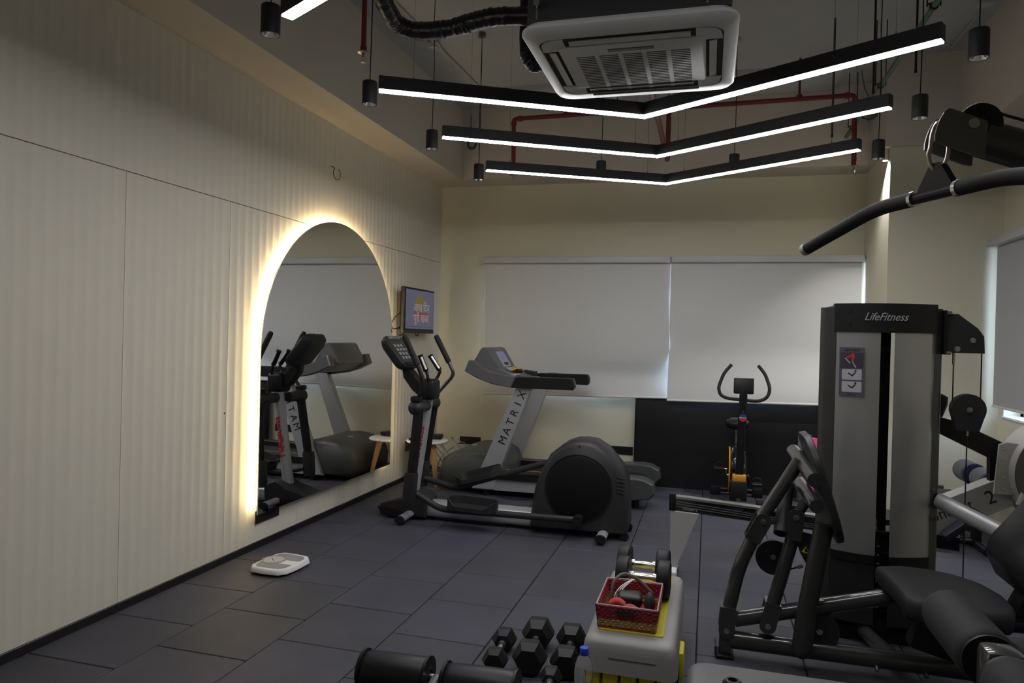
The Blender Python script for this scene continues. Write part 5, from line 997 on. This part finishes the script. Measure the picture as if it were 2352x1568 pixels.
# ================================================================== DECLINE BENCH WITH LEG ROLLERS
DB = thing('decline_bench', 'dark decline bench with a pair of black leg rollers', 'bench', (2.19, 1.5, 0))
for x0, x1 in ((1.925, 2.165), (2.215, 2.465)):
    MB().lathe([(0.0, 0.0), (0.05, 0.002), (0.062, 0.012), (0.066, 0.03), (0.067, (x1-x0)/2), (0.066, x1-x0-0.03), (0.06, x1-x0-0.010), (0.03, x1-x0)], (x0, 2.17, 0.392), (1, 0.06, -0.0), seg=28).build('leg_roller', VINYL, DB, smooth=50)
    for e in (x0+0.004, x1-0.014): MB().cyl((e, 2.17+0.06*(e-x0), 0.40), (e+0.010, 2.17+0.06*(e-x0), 0.40), 0.064, seg=28).build('roller_seam', BLACKP, DB)
MB().cyl((1.93, 2.17, 0.40), (2.46, 2.185, 0.40), 0.014, seg=10).build('roller_shaft', STEEL, DB)
MB().tube(fillet([(2.19, 2.18, 0.40), (2.19, 2.02, 0.36), (2.19, 1.80, 0.34)], 0.05), 0.018, 10).build('roller_arm', GREYP, DB)
MB().rbox((2.165, 1.72, 0.03), (2.215, 1.80, 0.40), 0.01, 2).rbox((2.165, 0.72, 0.03), (2.215, 0.80, 0.34), 0.01, 2).build('leg_post', BLACKM, DB)
MB().rbox((2.05, 0.70, 0.36), (2.33, 1.78, 0.43), 0.03, 3).build('bench_pad', VINYL, DB)
MB().rbox((2.165, 0.72, 0.33), (2.215, 1.80, 0.365), 0.008, 1).build('bench_spine', BLACKM, DB)
for y in (0.76, 1.76): MB().rbox((1.95, y-0.03, 0.0), (2.43, y+0.03, 0.04), 0.012, 2).build('foot_bar', BLACKM, DB)
# ================================================================== STEP PLATFORM
ST = thing('aerobic_step', 'grey aerobic step platform with yellow top mat and yellow risers', 'step', (2.74, 3.37, 0))
def rect(x0, y0, x1, y1, z, r=0.04): return [(x, y, z) for x, y in rrect(x0, y0, x1, y1, r, 4)]
SG = mat('step_grey_plastic', (0.30, 0.29, 0.285), 0.45, var=0.04, vscale=8)
MB().loft([rect(2.545, 2.875, 2.935, 3.83, 0.172), rect(2.552, 2.882, 2.928, 3.825, 0.25), rect(2.557, 2.887, 2.923, 3.82, 0.282), rect(2.565, 2.897, 2.915, 3.81, 0.296), rect(2.58, 2.915, 2.90, 3.79, 0.304), rect(2.60, 2.95, 2.885, 3.76, 0.305)]).build('deck', SG, ST, smooth=45)
MB().loft([rect(2.605, 2.975, 2.872, 3.755, 0.3045, 0.012), rect(2.605, 2.975, 2.872, 3.755, 0.310, 0.012)]).build('top_mat', mat('yellow_rubber_mat', (0.50, 0.43, 0.02), 0.7, var=0.06, bump=0.25, bscale=260), ST)
for k in range(5): MB().rbox((2.565+0.073*k, 2.885, 0.115), (2.565+0.073*k+0.062, 2.93, 0.173), 0.006, 2).build('riser_block', YELLOW, ST)
MB().rbox((2.56, 2.90, 0.0), (2.92, 3.10, 0.14), 0.015, 2).build('riser', SG, ST); MB().rbox((2.56, 3.60, 0.0), (2.92, 3.80, 0.186), 0.015, 2).build('riser', SG, ST)
MB().rbox((2.925, 3.12, 0.07), (2.952, 3.26, 0.19), 0.008, 2).build('side_clip', YELLOW, ST)
MB().rbox((2.92, 3.10, 0.06), (2.934, 3.28, 0.186), 0.004, 1).build('side_bracket', BLACKP, ST)
MB().prism([(2.66, 0.2345), (2.85, 0.2345), (2.85, 0.236), (2.66, 0.236)], 'y', 2.8775, 2.884).build('moulding_line', GREYP, ST, smooth=0)
# ================================================================== DUMBBELLS
def hexdumb(label, c, rz_, R_, L, hl, group='hex dumbbells on the floor'):
    t = thing('hex_dumbbell', label, 'dumbbell', (c[0], c[1], 0), group, 0.0)
    ap = R_*math.cos(PI/6); Rm = Matrix.Translation((c[0], c[1], 0)) @ Matrix.Rotation(rz_, 4, 'Z')
    for s in (-1, 1):
        rings = [[(r*math.cos(PI/3*i), s*y, ap+r*math.sin(PI/3*i)) for i in range(6)] for y, r in ((L/2-hl, R_*0.66), (L/2-hl*0.62, R_), (L/2-hl*0.30, R_), (L/2, R_*0.72))]
        MB().loft(rings).move(Rm).build('head', RUBBER, t, smooth=0)
        MB().cyl((0, s*(L/2-hl-0.014), ap), (0, s*(L/2-hl+0.002), ap), 0.0185, seg=16).move(Rm).build('collar', CHROME, t)
    MB().lathe([(0.014, -L/2+hl), (0.0150, -0.03), (0.0165, 0.0), (0.0150, 0.03), (0.014, L/2-hl)], (0, 0, ap), (0, 1, 0), seg=14).move(Rm).build('handle', CHROME, t, smooth=60)
hexdumb('small black hex dumbbell at the open end of the floor row', (2.108, 3.22), 0.09, 0.060, 0.32, 0.10)
hexdumb('largest black hex dumbbell in the middle of the floor row', (2.258, 3.285), 0.09, 0.080, 0.40, 0.14)
hexdumb('large black hex dumbbell next to the water bottle', (2.424, 3.295), 0.09, 0.074, 0.385, 0.135)
hexdumb('small black hex dumbbell lying in front of the larger ones', (2.402, 2.95), 0.09, 0.050, 0.27, 0.09)
def rounddumb(label, y, x0, dx, rz_=0.0):
    t = thing('round_dumbbell', label, 'dumbbell', (2.745, y, 0.31), 'round dumbbells on the step'); r = 0.088; z = 0.311+r
    Rm = Matrix.Translation((x0, y, z)) @ Matrix.Rotation(rz_, 4, 'Z')
    for s in (-1, 1):
        MB().lathe([(0.02, s*0.065), (r*0.92, s*0.065), (r, s*0.072), (r, s*0.116), (r*0.94, s*0.124), (r*0.90, s*0.120), (0.0, s*0.120)], (0, 0, 0), (1, 0, 0), seg=32).move(Rm).build('head', RUBBER, t, smooth=40)
        MB().cyl((s*0.045, 0, 0), (s*0.067, 0, 0), 0.022, seg=16).move(Rm).build('collar', CHROME, t)
    MB().lathe([(0.014, -0.05), (0.0155, -0.02), (0.018, 0.0), (0.0155, 0.02), (0.014, 0.05)], (0, 0, 0), (1, 0, 0), seg=16).move(Rm).build('handle', CHROME, t, smooth=60)
rounddumb('black round dumbbell on the step touching the red basket', 3.425, 2.750, 0, -0.03)
rounddumb('black round dumbbell at the far end of the step', 3.615, 2.735, 0, -0.06)
# ================================================================== BASKET AND CONTENTS
BZ = 0.3105
RWV = mat('red_woven_paper', (0.26, 0.02, 0.03), 0.35, var=0.5, vscale=60, bump=0.5, bscale=90, stretch=(1, 1, 5)); GWV = mat('gold_woven_paper', (0.42, 0.30, 0.12), 0.28, 0.5, var=0.45, vscale=50, bump=0.6, bscale=80, stretch=(1, 1, 6))
BKx0, BKx1, BKy0, BKy1, BKh = 2.592, 2.845, 2.985, 3.325, 0.098
bk = thing('woven_basket', 'shiny red woven basket with gold band sitting on the step', 'basket', ((BKx0+BKx1)/2, (BKy0+BKy1)/2, BZ))
def wv(z0, z1, g=0.0, n=6): return [[(x, y, z) for x, y in rrect(BKx0+g*1.0+(0.006 if z0 == 0 else 0), BKy0+g, BKx1-g, BKy1-g, 0.006, 1)] for z in (BZ+z0, BZ+z1)]
def wall(z0, z1, th, m_, name):
    o = [(BKx0, BKy0), (BKx1, BKy0), (BKx1, BKy1), (BKx0, BKy1)]; s = MB(); t0 = 0.01*(1-z0/BKh); t1 = 0.01*(1-z1/BKh)
    R4 = lambda g, z: [(BKx0+g, BKy0+g, z), (BKx1-g, BKy0+g, z), (BKx1-g, BKy1-g, z), (BKx0+g, BKy1-g, z)]
    s.loft([R4(t0, BZ+z0), R4(t1, BZ+z1), R4(t1+th, BZ+z1), R4(t0+th, BZ+z0)], caps=False).loft([R4(t0+th, BZ+z0), R4(t0, BZ+z0)], caps=False); return s.build(name, m_, bk, smooth=0)
nrow = 10
for k in range(nrow):
    z0 = BKh*k/nrow; z1 = BKh*(k+1)/nrow; gold = k in (1, 2, 3)
    g = 0.01*(1-(z0+z1)/2/BKh); zc = BZ+(z0+z1)/2; s = MB()
    P = [(BKx0+g, BKy0+g, zc), (BKx1-g, BKy0+g, zc), (BKx1-g, BKy1-g, zc), (BKx0+g, BKy1-g, zc), (BKx0+g, BKy0+g, zc)]
    dense = []
    for i in range(4):
        a, b_ = Vector(P[i]), Vector(P[i+1]); n_ = 22; nr = Vector((b_.y-a.y, -(b_.x-a.x), 0)).normalized()
        for j in range(n_): dense.append(a.lerp(b_, j/n_)+nr*0.0022*(1 if (j+k) % 2 else -1))
    dense.append(dense[0]); s.tube(dense, BKh/nrow*0.60, 6, caps=False).build('woven_strand', GWV if gold else RWV, bk, smooth=50)
MB().box((BKx0+0.008, BKy0+0.008, BZ), (BKx1-0.008, BKy1-0.008, BZ+0.006)).build('basket_floor', RWV, bk, smooth=0)
zt = BZ+BKh+0.001
MB().tube([(BKx0, BKy0, zt), (BKx1, BKy0, zt), (BKx1, BKy1, zt), ((BKx0+BKx1)/2+0.06, BKy1+0.003, zt+0.0), ((BKx0+BKx1)/2, BKy1, zt+0.004), (BKx0, BKy1, zt), (BKx0, BKy0, zt)], 0.0032, 6).build('wire_rim', LGREYP, bk)
MB().box((BKx0+0.085, BKy0-0.0085, BZ+0.066), (BKx0+0.16, BKy0-0.004, BZ+0.084)).build('hand_slot', DGREYP, bk, smooth=0)
rg_ = MB()
rg_.loft([[(2.635+0.07*k_+0.0, 3.06+0.012*math.sin(k_*3)+0.022*math.cos(t), BZ+0.075+0.016*math.sin(t)+0.012*math.sin(k_*PI)) for t in [2*PI*i/12 for i in range(12)]] for k_ in [i/8 for i in range(9)]])
rg_.loft([[(2.69+0.075*k_, 3.045+0.026*math.cos(t), BZ+0.068+0.024*math.sin(t)*math.sin(PI*(0.12+0.8*k_))) for t in [2*PI*i/12 for i in range(12)]] for k_ in [i/8 for i in range(9)]])
RGL = mat('red_fabric', (0.42, 0.03, 0.02), 0.7, var=0.15, bump=0.2, bscale=120)
tag(rg_.build('hand_strap', RGL, smooth=60), 'red and black padded hand strap inside the woven basket', 'strap')
bg2 = MB().rbox((2.66, 3.10, BZ+0.055), (2.768, 3.19, BZ+0.105), 0.018, 3, rot=(0.1, 0.05, 0.12)).build('pouch', VINYL)
tag(bg2, 'black folded pouch lying in the woven basket', 'pouch')
bg3 = MB().loft([[(2.803+0.020*math.cos(t)*k_, 3.12+0.035*math.sin(t)*k_, z) for t in [2*PI*i/10 for i in range(10)]] for z, k_ in ((BZ+0.03, 0.8), (BZ+0.07, 1.2), (BZ+0.105, 1.0), (BZ+0.122, 0.4))])
tag(bg3.build('glove', CHARV, smooth=60), 'black glove bunched at the side of the woven basket', 'glove')
tag(MB().rbox((2.76, 3.01, BZ+0.035), (2.835, 3.06, BZ+0.062), 0.01, 2, rot=(0, 0.1, 0.4)).build('red_strap', RGL), 'small red strap end in the corner of the woven basket', 'strap')
jr = MB().tube(fillet([(2.63, 3.16, BZ+0.02), (2.635, 3.18, BZ+0.13), (2.67, 3.22, BZ+0.165), (2.73, 3.24, BZ+0.145), (2.80, 3.25, BZ+0.08)], 0.06, 6), 0.0075, 10)
tag(jr.build('resistance_tube', mat('grey_tube', (0.14, 0.12, 0.11), 0.4, var=0.1), smooth=60), 'grey resistance tube arching over the woven basket', 'resistance tube')
hh = MB()
for k in range(3): hh.tube(fillet([(2.645+0.008*k, 3.13, BZ+0.03), (2.65+0.01*k, 3.15, BZ+0.105), (2.70+0.01*k, 3.20, BZ+0.135+0.004*k), (2.725, 3.22, BZ+0.14)], 0.04, 4), 0.0028, 6)
tag(hh.build('earphone_wire', mat('white_wire', (0.6, 0.6, 0.6), 0.35, var=0.05), smooth=60), 'thin white wires looped in the woven basket', 'wire')
# ================================================================== WATER BOTTLE
wbx, wby = 2.575, 2.80
WB = thing('water_bottle', 'clear plastic water bottle with blue cap beside the step', 'bottle', (wbx, wby, 0))
PET = mat('clear_pet', (0.95, 0.96, 0.96), 0.05, trans=0.92, ior=1.10, var=0.01)
pr_ = [(0.0, 0.004), (0.026, 0.0), (0.034, 0.006), (0.0355, 0.03), (0.033, 0.045), (0.0355, 0.06), (0.0335, 0.075), (0.0355, 0.09), (0.031, 0.115), (0.0345, 0.135), (0.0355, 0.16), (0.033, 0.185), (0.024, 0.207), (0.0145, 0.218), (0.0135, 0.232)]
pr_ = [(r_*1.07, h_*1.24) for r_, h_ in pr_]
MB().lathe(pr_, (wbx, wby, 0), seg=28).build('bottle_body', PET, WB, smooth=60)
MB().lathe([(0.0172, 0.270), (0.0178, 0.272), (0.0178, 0.294), (0.0165, 0.298), (0.0, 0.298)], (wbx, wby, 0), seg=24).build('cap', mat('blue_cap', (0.02, 0.07, 0.55), 0.4, var=0.03), WB, smooth=40)
MB().lathe([(0.0385, 0.098), (0.0388, 0.118)], (wbx, wby, 0), seg=28).build('label_band', mat('clear_yellow_label', (0.7, 0.65, 0.25), 0.3, alpha=0.35, var=0.05), WB, smooth=60)
